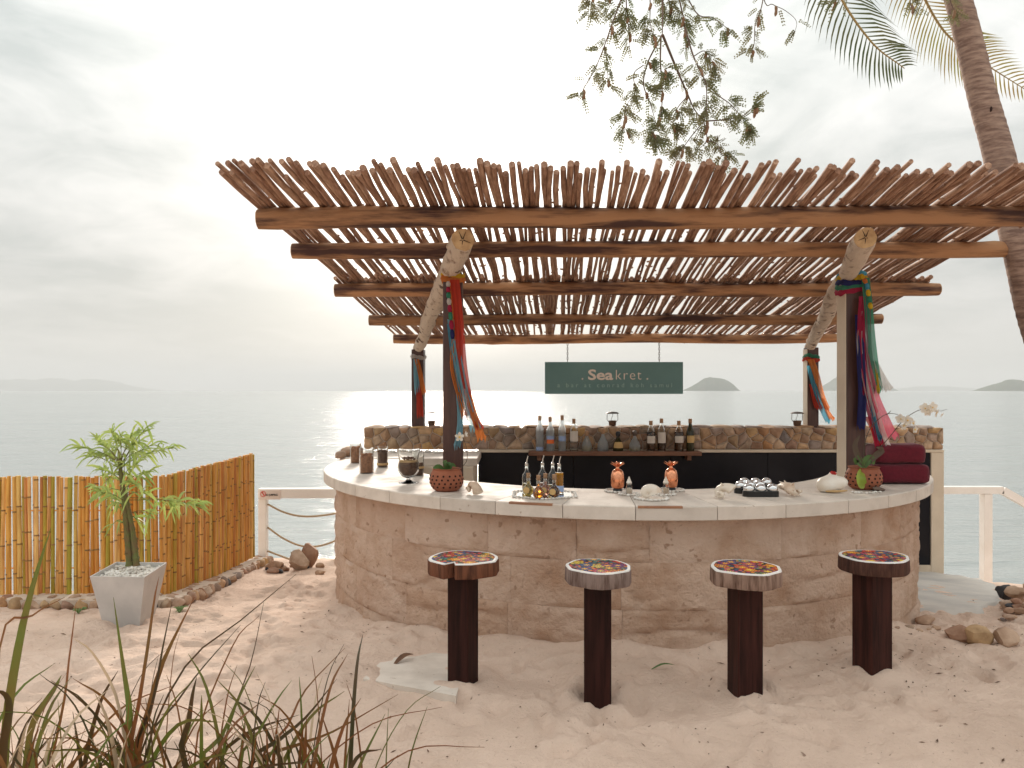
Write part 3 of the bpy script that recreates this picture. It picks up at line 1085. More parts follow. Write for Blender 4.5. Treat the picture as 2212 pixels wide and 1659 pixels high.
def add_caps(mb, n, m, parent, mt, ends=(0, 1)):
    for e in ends:
        ring = [mb.v[(0 if e == 0 else (m - 1) * n) + k] for k in range(n)]
        c = sum(ring, Vector()) / n
        nr = (c - sum([mb.v[(n if e == 0 else (m - 2) * n) + k] for k in range(n)], Vector()) / n).normalized() * .004
        vs = [v + nr for v in ring] + [c + nr * 1.5]
        cap = MB().add(vs + ring, [(k, (k + 1) % n, n) for k in range(n)] + [(k, n + 1 + k, n + 1 + (k + 1) % n, (k + 1) % n) for k in range(n)])
        cap.build('end_grain', mt, parent)
BEAMS = [(5.0, -1.706, 3.80, .070), (5.67, -1.676, 3.806, .060), (6.82, -1.624, 3.917, .061), (8.08, -1.555, 4.025, .058), (9.16, -1.46, 4.02, .057)]
for bi, (Y, xa, xb, r) in enumerate(BEAMS):
    dz = (.02, .0, .0, .0, .0)[bi]
    pts = [(xa + (xb - xa) * k / 6, Y + rp.uniform(-.012, .012), zb(Y) + dz * k / 6 + rp.uniform(-.010, .010)) for k in range(7)]
    mb, n, m = log_mesh(pts, (r * 1.02, r), bi * 3.7 + 1, knots=9)
    bo = mb.build('beam', M['beam'], per, smooth=60)
    add_caps(mb, n, m, bo, M['endgrain'])
# two driftwood cross logs
LOGS = [(Vector((-.328, 4.93, 2.650)), Vector((-1.15, 9.02, 2.145)), .082, .060), (Vector((2.351, 4.93, 2.665)), Vector((3.62, 9.02, 2.165)), .074, .062)]
for li, (a, b, r0, r1) in enumerate(LOGS):
    pts = [a.lerp(b, k / 5) + Vector((rp.uniform(-.02, .02), 0, rp.uniform(-.012, .008))) for k in range(6)]
    pts[0], pts[-1] = a, b
    mb, n, m = log_mesh(pts, (r0, r1), 40 + li * 9, knots=34, wob=.11)
    lo_ = mb.build('cross_log', M['drift'], per, smooth=60)
    for kk in range(24):                             # scars of cut side branches
        tt = rp.uniform(.04, .98)
        c = a.lerp(b, tt)
        an = rp.uniform(2.6, 6.6)
        dd = Vector((math.cos(an), -.25, math.sin(an))).normalized()
        rr0 = r0 + (r1 - r0) * tt
        MB().tube([c + dd * rr0 * .70, c + dd * (rr0 * 1.0), c + dd * (rr0 * 1.10)], [.022, .019, .010], 9).build('knot', M['bark'] if kk % 3 else M['drift'], lo_, smooth=60)
    add_caps(mb, n, m, lo_, M['endgrain'])
    # checks radiating in the cut face
    ck = MB()
    for ang in (1.2, 2.0, 3.5, 4.6, 5.9):
        d = Vector((math.cos(ang), 0, math.sin(ang)))
        ck.tube([a + Vector((0, -.008, 0)) + d * .006, a + Vector((0, -.008, 0)) + d * r0 * .72], [.0035, .0012], 5)
    ck.build('drying_check', M['hole'], lo_)
def logz(li, Y):
    a, b = LOGS[li][:2]
    t = (Y - a.y) / (b.y - a.y)
    return a.lerp(b, t)
POSTS = []
for nm, x, Y, li, sz, yaw, zbot in (('front', 979, 5.62, 0, .142, -1, CT - .004), ('front', 1839, 5.75, 1, .150, 2, CT - .004), ('rear', 904, 8.86, 0, .145, -2, WZ1 - .02), ('rear', 1752, 8.86, 1, .132, 0, WZ1 - .02)):
    q = logz(li, Y)
    X = (x - CX) / FPX * Y
    Mx = Matrix.Translation((X, Y, 0)) @ Matrix.Rotation(R(yaw), 4, 'Z')
    MB().bbox((-sz / 2, -sz / 2, zbot), (sz / 2, sz / 2, q.z - LOGS[li][2] * .35), .006, Mx).build('post', M['post'], per)
    if li == 1:                                      # sky glow on these two posts' left faces, put in as a cream strip
        MB().bbox((-sz / 2 - .006, -sz / 2 + .004, zbot), (-sz / 2 - .0005, sz / 2 - .004, q.z - LOGS[li][2] * .6), .001, Mx).build('lit_face_strip', M['cream'], per)
    POSTS.append((X, Y, q.z, sz))
# roof sticks: two overlapping courses of single rods
stick_me = []
for k in range(18):
    rr = random.Random(100 + k)
    L_ = 2.75
    n = 11
    c, c2 = rr.uniform(-.018, .018), rr.uniform(-.010, .010)
    pts, rad = [], []
    rb0 = rr.uniform(.0132, .0198)
    for i in range(n):
        s = i / (n - 1)
        pts.append((c * math.sin(math.pi * s) + c2 * math.sin(2 * math.pi * s) + rr.uniform(-.0055, .0055), s * L_, rr.uniform(-.005, .005)))
        rad.append(rb0 * (1.08 - .28 * s) * rr.uniform(.88, 1.14))
    mb = MB().tube(pts, rad, 7)
    for _ in range(4):                              # stubs of cut twigs
        i = rr.randrange(1, n - 1)
        p = Vector(pts[i])
        d = Vector((rr.choice((-1, 1)), rr.uniform(-.3, .8), rr.uniform(-.4, .6))).normalized()
        mb.tube([p, p + d * rr.uniform(.022, .040)], [.009, .007], 5)
    stick_me.append(mb.mesh('stick', M['stick'], 60))
TX, TYm = 3.81, 5.65                                   # where the palm trunk comes through the roof
ang = math.atan(SL)
def roofz(Y):
    return zb(Y) + .062
for course, (y0, y1, dz) in enumerate(((4.44, 7.15, .030), (6.80, 9.62, .022))):
    x = -1.76 + .062 * (y0 - 4.44)
    xe = 3.70 + .062 * (y0 - 4.44)
    while x < xe:
        ya = y0 + rp.uniform(-.13, .10)
        yb = y1 + rp.uniform(-.25, .2)
        if course == 0 and abs(x + .062 * 1.2 - TX) < .21:
            yb = 5.38 + rp.uniform(-.05, .04)
        L_ = (yb - ya) / math.cos(ang)
        sc = rp.uniform(.86, 1.16)
        fl = rp.random() < .5
        yaw = -math.atan(.062) + R(rp.gauss(0, .55))
        zc = roofz(ya) + dz + rp.uniform(-.004, .010)
        me = rp.choice(stick_me)
        s = inst('stick', me, per, (x, ya, zc), (ang, 0, yaw), (sc * rp.choice((-1, 1)), L_ / 2.75, sc))
        x += rp.choice((.032, .035, .036, .038, .039, .043))
# a few loose rods pushed up between the rows
# ------------------------------------------------------------------ hanging sign
SGY = 9.16
sa, sb = P(1177, 782, SGY), P(1475, 851, SGY)
sign = thing('hanging_sign', ((sa.x + sb.x) / 2, SGY, sb.z), 'teal sign board reading Seakret hanging on two chains from the rear beam', 'sign')
board = MB().bbox((sa.x, SGY - .016, sb.z), (sb.x, SGY + .016, sa.z), .004).build('board', M['signboard'], sign)
for sx in (1226, 1424):
    X = P(sx, 0, SGY).x
    z = sa.z
    ch = MB()
    top = zb(SGY) - .05
    k = 0
    while z < top:
        a = 0 if k % 2 else math.pi / 2
        ring = [Vector((X + math.cos(a) * .009 * math.cos(t), SGY + math.sin(a) * .009 * math.cos(t), z + .018 + .019 * math.sin(t))) for t in [2 * math.pi * i / 10 for i in range(11)]]
        ch.tube(ring, .0032, 5, cap=False)
        z += .029
        k += 1
    ch.build('chain', M['iron'], sign)
def text_obj(body, size, mt, parent, xl, zbase, y, offset=0, spacing=1.0, name='lettering', width=None, extrude=.002):
    cu = bpy.data.curves.new('lettering', 'FONT')
    cu.body, cu.size, cu.offset, cu.space_character, cu.extrude = body, size, offset, spacing, extrude
    cu.resolution_u = 3
    t = bpy.data.objects.new('lettering', cu)
    C.objects.link(t)
    bpy.context.view_layer.update()
    me = bpy.data.meshes.new_from_object(t.evaluated_get(bpy.context.evaluated_depsgraph_get()))
    bpy.data.objects.remove(t)
    bpy.data.curves.remove(cu)
    xsv = [v.co.x for v in me.vertices]
    x0, x1 = min(xsv), max(xsv)
    sx = width / (x1 - x0) if width else 1
    me.transform(Matrix.Diagonal((sx, 1, 1, 1)) @ Matrix.Translation((-x0, 0, 0)))
    me.transform(Matrix.Rotation(R(90), 4, 'X'))
    me.materials.clear()
    me.materials.append(mt)
    o = bpy.data.objects.new(name, me)
    C.objects.link(o)
    o.parent = parent
    loc = Vector((xl, y, zbase))
    o.location = loc - WL[parent.name]
    WL[o.name] = loc
    return o
pz = SGY / FPX
base1 = P(0, 820, SGY).z
fy = SGY - .0195
text_obj('Sea', 31 * pz, M['signtext'], board, P(1270, 0, SGY).x, base1, fy, offset=.0045, width=54 * pz)
text_obj('kret', 31 * pz, M['signtext'], board, P(1330, 0, SGY).x, base1, fy, offset=-.002, spacing=1.15, width=55 * pz)
text_obj('.', 30 * pz, M['signtext'], board, P(1256, 0, SGY).x, base1, fy)
text_obj('.', 30 * pz, M['signtext'], board, P(1396, 0, SGY).x, base1, fy)
text_obj('a bar at conrad koh samui', 13.5 * pz, M['signtext2'], board, P(1204, 0, SGY).x, P(0, 836.5, SGY).z, fy, spacing=1.7, width=247 * pz)

# ------------------------------------------------------------------ cloth ribbons tied round the posts
def ribbons(label, X, Y, z, sz, yaw, wraps, strips, braid=None):
    t = thing('ribbon_bundle', (X, Y, z - .2), label, 'ribbons', 'bundles of cloth ribbons tied round the pergola posts')
    rr = random.Random(int(X * 100))
    for i, (m, zz_) in enumerate(wraps):
        r = sz * .80
        ring = []
        for k in range(25):
            a = 2 * math.pi * k / 24
            sq = min(1 / max(abs(math.cos(a - R(yaw))), 1e-3), 1 / max(abs(math.sin(a - R(yaw))), 1e-3), 1.30)
            rr_ = sz * .5 * sq + .012 + .003 * i
            ring.append(Vector((X + rr_ * math.cos(a), Y + rr_ * math.sin(a), zz_ + .012 * math.sin(a * 2 + i))))
        mb = MB()
        for k, p in enumerate(ring):
            h = .022 + .006 * math.sin(k * 1.7 + i)
            d = Vector((p.x - X, p.y - Y, 0)).normalized()
            mb.v += [p - Vector((0, 0, h)), p + d * .010, p + Vector((0, 0, h))]
        for k in range(24):
            for j in range(2):
                q = k * 3 + j
                mb.f.append((q, q + 3, q + 4, q + 1))
        mb.build('wrap', M[m], t, smooth=180)
    for m, pix, w0, w1 in strips:
        # pix: (x, y) photograph pixels along the strip; it hangs just in front of its post
        pts = spl([P(px, py, Y - sz * .62 - .015 - .012 * (i > 0) - rr.uniform(0, .02)) for i, (px, py) in enumerate(pix)], 22)
        nseg = 7
        mb = MB()
        ph = rr.uniform(0, 6)
        for i, p in enumerate(pts):
            s = i / 21
            w = (w0 + (w1 - w0) * s) * 1.25 / FPX * Y
            for k in range(nseg + 1):
                u = k / nseg - .5
                fold = math.sin(u * 13 + ph + s * 2) * .012 * (.5 + s)
                ragged = .03 * s ** 8 * math.sin(k * 2.7 + ph)
                mb.v.append(p + Vector((u * w, fold, ragged)))
        for i in range(21):
            for k in range(nseg):
                q = i * (nseg + 1) + k
                mb.f.append((q, q + 1, q + nseg + 2, q + nseg + 1))
        mb.build('ribbon', M[m], t, smooth=180)
    if braid:
        cols, pix = braid
        pts = spl([P(px, py, Y - sz * .62 - .05) for px, py in pix], 3 * len(cols) + 1)
        for i, m in enumerate(cols):
            seg = pts[i * 3:i * 3 + 4]
            MB().tube(seg, [.010, .017, .017, .010], 7).build('braid', M[m], t, smooth=180)
    return t
X, Y, z, sz = POSTS[0]
ribbons('red, orange and blue tulle ribbons on the post behind the left clay pot', X, Y, z, sz, -1,
        [('t_yellow', P(0, 597, Y).z), ('t_orange', P(0, 606, Y).z)],
        [('t_red', [(982, 604), (990, 680), (1000, 800), (1016, 880), (1036, 925)], 16, 15), ('t_orange', [(976, 606), (984, 700), (978, 790), (994, 860), (1004, 900)], 9, 9),
         ('t_sky', [(974, 690), (986, 760), (998, 820), (1012, 880), (1030, 928)], 12, 20), ('t_blue', [(972, 700), (980, 770), (992, 840), (994, 880)], 10, 8),
         ('t_sky', [(990, 850), (994, 900), (992, 940), (988, 966)], 8, 12), ('t_orange', [(1010, 840), (1022, 890), (1034, 930), (1040, 950)], 10, 17), ('t_white', [(992, 790), (1004, 850), (1012, 905)], 7, 9)],
        (['t_white', 't_crimson', 't_green', 't_white', 't_crimson', 't_green', 't_crimson', 't_navy'], [(968, 608), (969, 640), (973, 680), (978, 732)]))
X, Y, z, sz = POSTS[1]
ribbons('pink, crimson, green and blue ribbons on the post beside the burgundy towels', X, Y, z, sz, 2,
        [('t_blue', P(0, 592, Y).z), ('t_yellow', P(0, 601, Y).z), ('t_navy', P(0, 613, Y).z), ('t_green', P(0, 623, Y).z), ('t_crimson', P(0, 631, Y).z)],
        [('t_green', [(1869, 600), (1875, 660), (1879, 720), (1887, 790), (1897, 845)], 14, 16), ('t_crimson', [(1863, 640), (1861, 720), (1869, 820), (1887, 900), (1909, 985)], 12, 18),
         ('t_white', [(1869, 670), (1859, 740), (1875, 840), (1897, 920), (1919, 978)], 14, 16), ('t_pink', [(1859, 720), (1869, 790), (1887, 860), (1911, 915), (1925, 945)], 14, 30),
         ('t_navy', [(1855, 680), (1859, 780), (1863, 850), (1861, 925)], 14, 16), ('t_purple', [(1873, 650), (1875, 730), (1881, 800), (1885, 850)], 13, 13),
         ('t_blue', [(1869, 780), (1879, 860), (1889, 915), (1899, 950)], 6, 9), ('t_red', [(1873, 900), (1891, 935), (1905, 970), (1913, 988)], 12, 16), ('t_yellow', [(1889, 780), (1895, 820), (1897, 848)], 4, 6),
         ('t_white', [(1891, 780), (1905, 815), (1915, 842)], 8, 20)],
        (['t_yellow', 't_orange', 't_blue', 't_yellow', 't_green', 't_yellow'], [(1859, 592), (1871, 612), (1877, 640), (1881, 668)]))
X, Y, z, sz = POSTS[2]
ribbons('faded orange and blue ribbons on the post at the left end of the stone wall', X, Y, z, sz, -2,
        [('t_white', P(0, 772, Y).z)],
        [('t_orange', [(900, 776), (906, 800), (912, 830), (916, 850)], 8, 8), ('t_sky', [(898, 776), (899, 810), (902, 850)], 8, 9), ('t_red', [(904, 830), (906, 860), (908, 900)], 8, 12)])
X, Y, z, sz = POSTS[3]
ribbons('orange and slate blue ribbons on the post at the right of the stone wall', X, Y, z, sz, 0,
        [('t_green', P(0, 770, Y).z), ('t_red', P(0, 777, Y).z)],
        [('t_orange', [(1752, 776), (1764, 810), (1774, 850), (1786, 885)], 12, 9), ('t_blue', [(1750, 790), (1760, 830), (1772, 870), (1788, 912)], 12, 10), ('t_red', [(1754, 830), (1762, 860), (1770, 884)], 9, 14), ('t_orange', [(1776, 860), (1786, 885), (1797, 906)], 5, 12)])

# ================================================================== THINGS ON THE COUNTER
G_JAR = 'glass jars on the left of the counter'
def shell_glass(prof, th=.0035):
    """closed glass vessel: outer profile then inner profile back down"""
    inner = [(max(r - th, .0005), z + (th if i == 0 else 0)) for i, (r, z) in enumerate(prof)]
    return prof + inner[::-1]
def jar(p, w, h, fill, label, fillh=.75, band=None):
    t = thing('glass_jar', p, label, 'jar', G_JAR)
    r = w / 2
    MB().lathe(shell_glass([(r * .96, 0), (r, .01), (r, h - .004), (r * 1.02, h)]), 24, p).build('glass', M['glass'], t, smooth=50)
    rr = random.Random(int(p.x * 1000))
    f = MB()
    f.lathe([(r - .008, .008), (r - .007, h * fillh * .9), (r * .6, h * fillh), (.001, h * fillh * 1.02)], 18, p)
    for _ in range(16):
        a, q = rr.uniform(0, 6.28), r * .72 * math.sqrt(rr.random())
        f.rock(p + Vector((q * math.cos(a), q * math.sin(a), h * fillh * rr.uniform(.9, 1.05))), (.014, .013, .011), sd=rr.random() * 99)
    f.build('filling', M[fill], t, smooth=60)
    if band:
        MB().lathe([(r + .001, band[0] * h), (r + .003, (band[0] + .01) * h), (r + .003, band[1] * h), (r + .001, (band[1] + .01) * h)], 24, p).build('raffia_band', M['raffia'], t, smooth=60)
    return t
jar(ct(792, 1022), .122, .215, 'spice', 'straight glass jar of coiled reddish spice on the counter edge', .74)
jar(ct(826.5, 1009), .102, .19, 'brownfill', 'straight glass jar of dark brown beans with a raffia tie', .78, (.10, .20))
jar(ct(769, 1000), .11, .19, 'spice', 'glass jar of spice standing behind the reddish spice jar', .82)
jar(ct(903, 1027), .10, .20, 'brownfill', 'slim glass jar half hidden behind the footed goblet jar', .5, (.3, .38))
p = ct(882.5, 1043)
t = thing('footed_jar', p, 'large footed goblet jar of black beans with a tan layer', 'jar')
MB().lathe([(.075, 0), (.076, .003), (.030, .012), (.014, .028), (.016, .036), (.052, .052), (.078, .090), (.082, .135), (.072, .175), (.080, .215), (.092, .258), (.089, .258), (.077, .215), (.069, .176), (.078, .135), (.074, .092), (.050, .058), (.004, .044)], 30, p).build('goblet', M['glass'], t, smooth=60)
MB().lathe([(.001, .048), (.045, .060), (.070, .094), (.0745, .134), (.070, .160), (.001, .160)], 26, p).build('dark_beans', M['brownfill'], t, smooth=60)
MB().lathe([(.001, .1605), (.0692, .1605), (.0665, .174), (.001, .174)], 26, p).build('tan_layer', M['raffia'], t, smooth=60)
f = MB()
rr = random.Random(4)
for _ in range(40):
    a, q = rr.uniform(0, 6.28), .058 * math.sqrt(rr.random())
    f.rock(p + Vector((q * math.cos(a), q * math.sin(a), .178 + rr.uniform(0, .012) + .012 * (1 - q / .06))), (.008, .007, .006), sd=rr.random() * 99)
f.build('loose_beans', M['brownfill'], t)

def clay_pot(p, label, d, h):
    t = thing('clay_pot', p, label, 'pot', 'pierced terracotta pots on the counter')
    r = d / 2
    prof = [(r * .60, 0), (r * .80, h * .10), (r * .96, h * .32), (r, h * .52), (r * .95, h * .72), (r * .84, h * .88), (r * .80, h * .93), (r * .86, h), (r * .79, h), (r * .73, h * .92), (r * .80, h * .75)]
    MB().lathe(prof, 36, p).build('body', M['terra'], t, smooth=60)
    MB().lathe([(.001, h * .80), (r * .78, h * .80), (r * .78, h * .78)], 24, p).build('soil', M['soil'], t)
    hole = MB()
    for row, (zf, cnt) in enumerate(((.22, 15), (.38, 18), (.54, 18), (.70, 17))):
        rad = np.interp(zf * h, [q[1] for q in prof[:6]], [q[0] for q in prof[:6]])
        r2 = np.interp((zf + .05) * h, [q[1] for q in prof[:6]], [q[0] for q in prof[:6]])
        for i in range(cnt):
            a = 2 * math.pi * (i + .5 * (row % 2)) / cnt
            nrm = Vector((math.cos(a) * .05 * h, math.sin(a) * .05 * h, rad - r2)).normalized()
            c = p + Vector((rad * math.cos(a), rad * math.sin(a), zf * h))
            hole.tube([c - nrm * .003, c + nrm * .0022], .0072, 8)
    ho = hole.build('pierced_holes', M['hole'], t)
    ho['kind'] = 'stuff'
    return t
pl = ct(964.5, 1060)
clay_pot(pl, 'pierced terracotta pot below the post with red ribbons', .242, .16)
pr = ct(1866, 1056)
clay_pot(pr, 'pierced terracotta pot with lime and dark green orchid leaves', .250, .16)
def petals(mb, c, nrm, r, n=5, up=Vector((0, 0, 1)), cup=.25, wd=.55):
    nrm = nrm.normalized()
    u = nrm.cross(up).normalized()
    w = u.cross(nrm)
    for k in range(n):
        a = 2 * math.pi * k / n + .3
        d = u * math.cos(a) + w * math.sin(a)
        s = nrm.cross(d)
        vs = [c, c + d * r * .35 + s * r * wd * .55 + nrm * r * cup * .3, c + d * r * .8 + s * r * wd * .6 + nrm * r * cup * .8, c + d * r * 1.05 + nrm * r * cup, c + d * r * .8 - s * r * wd * .6 + nrm * r * cup * .8, c + d * r * .35 - s * r * wd * .55 + nrm * r * cup * .3, c + d * r * .5 - nrm * r * .02]
        mb.add(vs, [(0, 1, 6), (1, 2, 6), (2, 3, 6), (3, 4, 6), (4, 5, 6), (5, 0, 6)])
def leafblade(mb, pts, w, nseg=8, nrm=Vector((0, -1, 0)), fold=.25):
    pts = spl(pts, nseg + 1)
    base = len(mb.v)
    for i, p in enumerate(pts):
        s = i / nseg
        t = (pts[min(i + 1, nseg)] - pts[max(i - 1, 0)]).normalized()
        sd = t.cross(nrm)
        sd = sd.normalized() if sd.length > 1e-4 else Vector((1, 0, 0))
        k = w * (math.sin(math.pi * min(1, s * .93 + .07)) ** .7) + w * .02
        up = sd.cross(t) * k * fold
        mb.v += [p - sd * k + up, p, p + sd * k + up]
    for i in range(nseg):
        q = base + i * 3
        mb.f += [(q, q + 1, q + 4, q + 3), (q + 1, q + 2, q + 5, q + 4)]
# orchid in the left pot: dark strap leaves, one thin stem, one white flower, a pale blue tassel beside it
t = thing('orchid_plant', pl + Vector((0, 0, .125)), 'thin-stemmed orchid with one white flower in the left clay pot', 'orchid')
zt = pl.z + .125
for k, (dx, dy, dz, w) in enumerate(((-.07, -.03, .045, .022), (.02, -.02, .07, .015), (.05, .01, .055, .018), (-.02, .03, .08, .015))):
    mb = MB()
    b0 = Vector((pl.x + dx * .1, pl.y + dy * .1, zt))
    leafblade(mb, [b0, b0 + Vector((dx * .6, dy * .6, dz)), b0 + Vector((dx * 1.25, dy * 1.2, dz * .75))], w, nrm=Vector((.2, -.6, .8)))
    mb.build('leaf', M['greenleaf'], t, smooth=180)
Yo = pl.y
stem = spl([Vector((pl.x + .03, Yo, zt)), P(1006, 1000, Yo), P(1008, 970, Yo - .02), P(1000, 945, Yo - .03)], 12)
MB().tube(stem, .0022, 5).build('stem', M['stem'], t)
c = P(993, 944, Yo - .035)
mb = MB()
petals(mb, c, Vector((-.1, -1, .2)), .034)
fl = mb.build('flower', M['petal'], t, smooth=180)
MB().rock(c + Vector((0, -.008, 0)), (.008, .008, .008), sd=3).build('flower_heart', M['petalc'], fl)
mb = MB()
petals(mb, P(1006, 938, Yo - .03), Vector((1, -.5, .2)), .022)
mb.build('flower', M['petal'], t, smooth=180)
# orchid in the right pot
t = thing('orchid_plant', pr + Vector((0, 0, .125)), 'orchid with two long arching stems of white flowers and lime leaf', 'orchid')
Yr = pr.y
for mname, pix, w, nr in (('limeleaf', [(1863, 1012), (1858, 1030), (1862, 1048), (1868, 1052)], .034, (0, -1, .2)), ('greenleaf', [(1866, 1010), (1858, 1000), (1850, 992), (1848, 1004)], .030, (0, -1, .3)),
                          ('greenleaf', [(1866, 1010), (1872, 996), (1882, 992), (1888, 1004)], .032, (0, -1, .3)), ('stem', [(1866, 1010), (1852, 985), (1846, 960), (1858, 940)], .020, (0, -1, .1)), ('stem', [(1868, 1008), (1890, 985), (1905, 972), (1892, 966)], .022, (0, -1, .2))):
    mb = MB()
    leafblade(mb, [P(x, y, Yr - .02 - (.125 if mname == 'limeleaf' and i else .03)) for i, (x, y) in enumerate(pix)], w, nrm=Vector(nr), fold=.35)
    mb.build('leaf', M[mname], t, smooth=180)
for pix in ([(1866, 1010), (1868, 960), (1880, 925), (1905, 900), (1925, 893), (1945, 898), (1958, 905)], [(1870, 1010), (1895, 975), (1925, 940), (1942, 918), (1960, 900), (1985, 886), (2005, 884), (2030, 888), (2046, 884)], [(1915, 896), (1922, 890), (1924, 887)]):
    pts = spl([P(x, y, Yr - .01 * i) for i, (x, y) in enumerate(pix)], 20)
    MB().tube(pts, [.0035 - .002 * i / 19 for i in range(20)], 6).build('stem', M['stem'], t, smooth=180)
for i, (x, y, r, nv) in enumerate(((1945, 905, .034, (-.5, -1, .1)), (1960, 908, .036, (.1, -1, .0)), (1952, 920, .030, (.3, -1, -.3)), (1976, 928, .026, (.4, -1, -.2)), (1972, 914, .028, (.6, -.8, .2)), (1998, 882, .038, (-.4, -1, .1)), (2014, 880, .040, (.3, -1, .1)), (2022, 892, .032, (.7, -.6, -.3)), (2034, 896, .024, (.8, -.5, -.6)), (2004, 890, .030, (0, -1, -.5)))):
    mb = MB()
    c = P(x, y, Yr - .08)
    petals(mb, c, Vector(nv), r, 5, wd=.66)
    fl = mb.build('flower', M['petal'], t, smooth=180)
    MB().rock(c + Vector((0, -.006, 0)), (.006, .006, .006), sd=i).build('flower_heart', M['petalc'], fl)
# pebble coasters (discs ringed with sea pebbles)
def coaster(p, r, label, mt='slab', hexa=False):
    t = thing('pebble_coaster', p, label, 'coaster', 'pebble mats on the counter')
    n = 6 if hexa else 24
    MB().prism([(p.x + r * .9 * math.cos(2 * math.pi * k / n + .5), p.y + r * .9 * math.sin(2 * math.pi * k / n + .5)) for k in range(n)], p.z + .001, p.z + .006).build('mat', M[mt], t)
    m = int(2 * math.pi * r / .026)
    rr = random.Random(int(p.x * 777))
    for k in range(m):
        a = 2 * math.pi * k / m
        q = r
        if hexa:
            s = (a - .5) % (math.pi / 3) - math.pi / 6
            q = r * math.cos(math.pi / 6) / math.cos(s) * 1.02
        MB().rock((p.x + q * math.cos(a), p.y + q * math.sin(a), p.z + .008), (rr.uniform(.010, .016), rr.uniform(.010, .014), .008), sd=k + p.x * 10).build('pebble', M['pebble'], t, smooth=70)
    return t
TRAY = ct(1176, 1069.5)
coaster(TRAY, .235, 'large six-sided mirror mat edged with pebbles under the syrup bottles', 'mirror', True)
# syrup bottles
tz = TRAY.z + .006
def cruet(px, py, fill, label, fh=.5):
    q = onz(px, py, tz)
    t = thing('syrup_bottle', q, label, 'bottle', 'syrup bottles on the mirror mat')
    MB().lathe([(.028, 0), (.031, .006), (.031, .10), (.028, .125), (.012, .150), (.011, .182), (.014, .186), (.014, .190), (.010, .190), (.009, .152), (.026, .122), (.0285, .10), (.0285, .008), (.001, .006)], 22, q).build('glass', M['glass'], t, smooth=50)
    MB().lathe([(.001, .007), (.0278, .008), (.0278, .10 * fh + .03), (.001, .10 * fh + .03)], 20, q).build('liquid', M[fill], t, smooth=50)
    c = MB().lathe([(.0095, .180), (.012, .192), (.012, .199), (.006, .203)], 12, q)
    c.tube([q + Vector((0, 0, .2)), q + Vector((.003, 0, .225)), q + Vector((.010, -.006, .252))], [.0045, .004, .0034], 8)
    c.build('pourer', M['steel'], t, smooth=50)
    return t
cruet(1137.5, 1064, 'gold', 'pourer bottle of pale golden syrup at the end of the mat', .35)
cruet(1172, 1061, 'rose', 'pourer bottle of pink syrup between two others', .3)
cruet(1194, 1062, 'gold', 'pourer bottle of clear pale syrup behind the tagged flask', .2)
b4 = cruet(1208, 1065, 'orange', 'pourer bottle of bright orange syrup with a blue label', 1.1)
q = onz(1208, 1065, tz)
MB().lathe([(.0318, .012), (.0318, .052)], 22, q).build('blue_label', M['paperblue'], b4, smooth=60)
def flask(px, py, fill, label, tagged):
    q = onz(px, py, tz)
    t = thing('round_flask', q, label, 'bottle', 'cork-stoppered round flasks on the mirror mat')
    R_ = .039
    sph = [(R_ * math.sin(a), R_ * .94 - R_ * math.cos(a)) for a in [math.pi * k / 14 for k in range(2, 13)]]
    MB().lathe([(.016, 0)] + sph[1:] + [(.0125, .085), (.012, .120), (.015, .124), (.015, .130), (.0115, .130), (.0095, .122), (.010, .085)] + [(r * .93, z) for r, z in sph[::-1]] + [(.001, .005)], 24, q).build('glass', M['glass'], t, smooth=60)
    liq = [(R_ * .92 * math.sin(a), R_ * .94 - R_ * .92 * math.cos(a)) for a in [math.pi * k / 14 for k in range(1, 12)]]
    MB().lathe([(.001, .004)] + liq + [(.009, .082), (.009, .10), (.001, .10)], 22, q).build('liquid', M[fill], t, smooth=60)
    MB().lathe([(.0095, .118), (.0125, .131), (.0135, .152), (.001, .154)], 14, q).build('cork', M['cork'], t, smooth=50)
    if tagged:
        d = Vector((-.3, -1, .1)).normalized()
        c = q + Vector((0, 0, R_)) + d * (R_ + .004)
        MB().tube([c, c + d * .002], .021, 18).build('round_tag', M['papertan'], t)
    return t
flask(1141, 1071, 'gold', 'round flask of golden syrup with a brown paper tag', True)
flask(1163, 1077, 'amber', 'round flask of deep amber syrup, no tag', False)
flask(1178, 1072, 'rose', 'round flask of rosy syrup between the other flasks', True)
flask(1197, 1075, 'whisky', 'round flask of dark brown syrup with a paper tag', True)
# copper pineapples
def pineapple(p, label):
    t = thing('copper_pineapple', p, label, 'cup', 'copper pineapple cups on the counter')
    rr = random.Random(int(p.x * 50))
    MB().lathe([(.030, 0), (.034, .004), (.030, .014), (.028, .018)], 20, p).build('foot', M['black'], t, smooth=50)
    MB().lathe([(.030, .018), (.040, .022), (.047, .040), (.0485, .070), (.046, .105), (.038, .135), (.024, .150), (.014, .155), (.011, .165), (.012, .172)], 28, p).build('body', M['copper'], t, smooth=60)
    for ring, (n, L_, zt_, out) in enumerate(((6, .038, .166, 1.15), (6, .044, .171, .95), (4, .038, .176, .35))):
        for k in range(n):
            a = 2 * math.pi * (k + .5 * ring) / n + rr.uniform(-.1, .1)
            d = Vector((math.cos(a), math.sin(a), 0))
            mb = MB()
            b0 = p + Vector((0, 0, zt_)) + d * .006
            mb.tube(spl([b0, b0 + d * L_ * .5 * out + Vector((0, 0, L_ * .40)), b0 + d * L_ * 1.05 * out + Vector((0, 0, L_ * .70))], 6), [.004, .0062, .0066, .0055, .0035, .0008], 6, squash=.6)
            mb.build('crown_leaf', M['copper'], t, smooth=180)
p1, p2 = ct(1334, 1062), ct(1449.5, 1060)
coaster(p1, .085, 'pebble coaster under the copper pineapple nearer the bottles')
coaster(p2, .085, 'pebble coaster under the copper pineapple by the nautilus shell')
pineapple(p1 + Vector((0, 0, .0065)), 'copper pineapple cup nearer the syrup bottles')
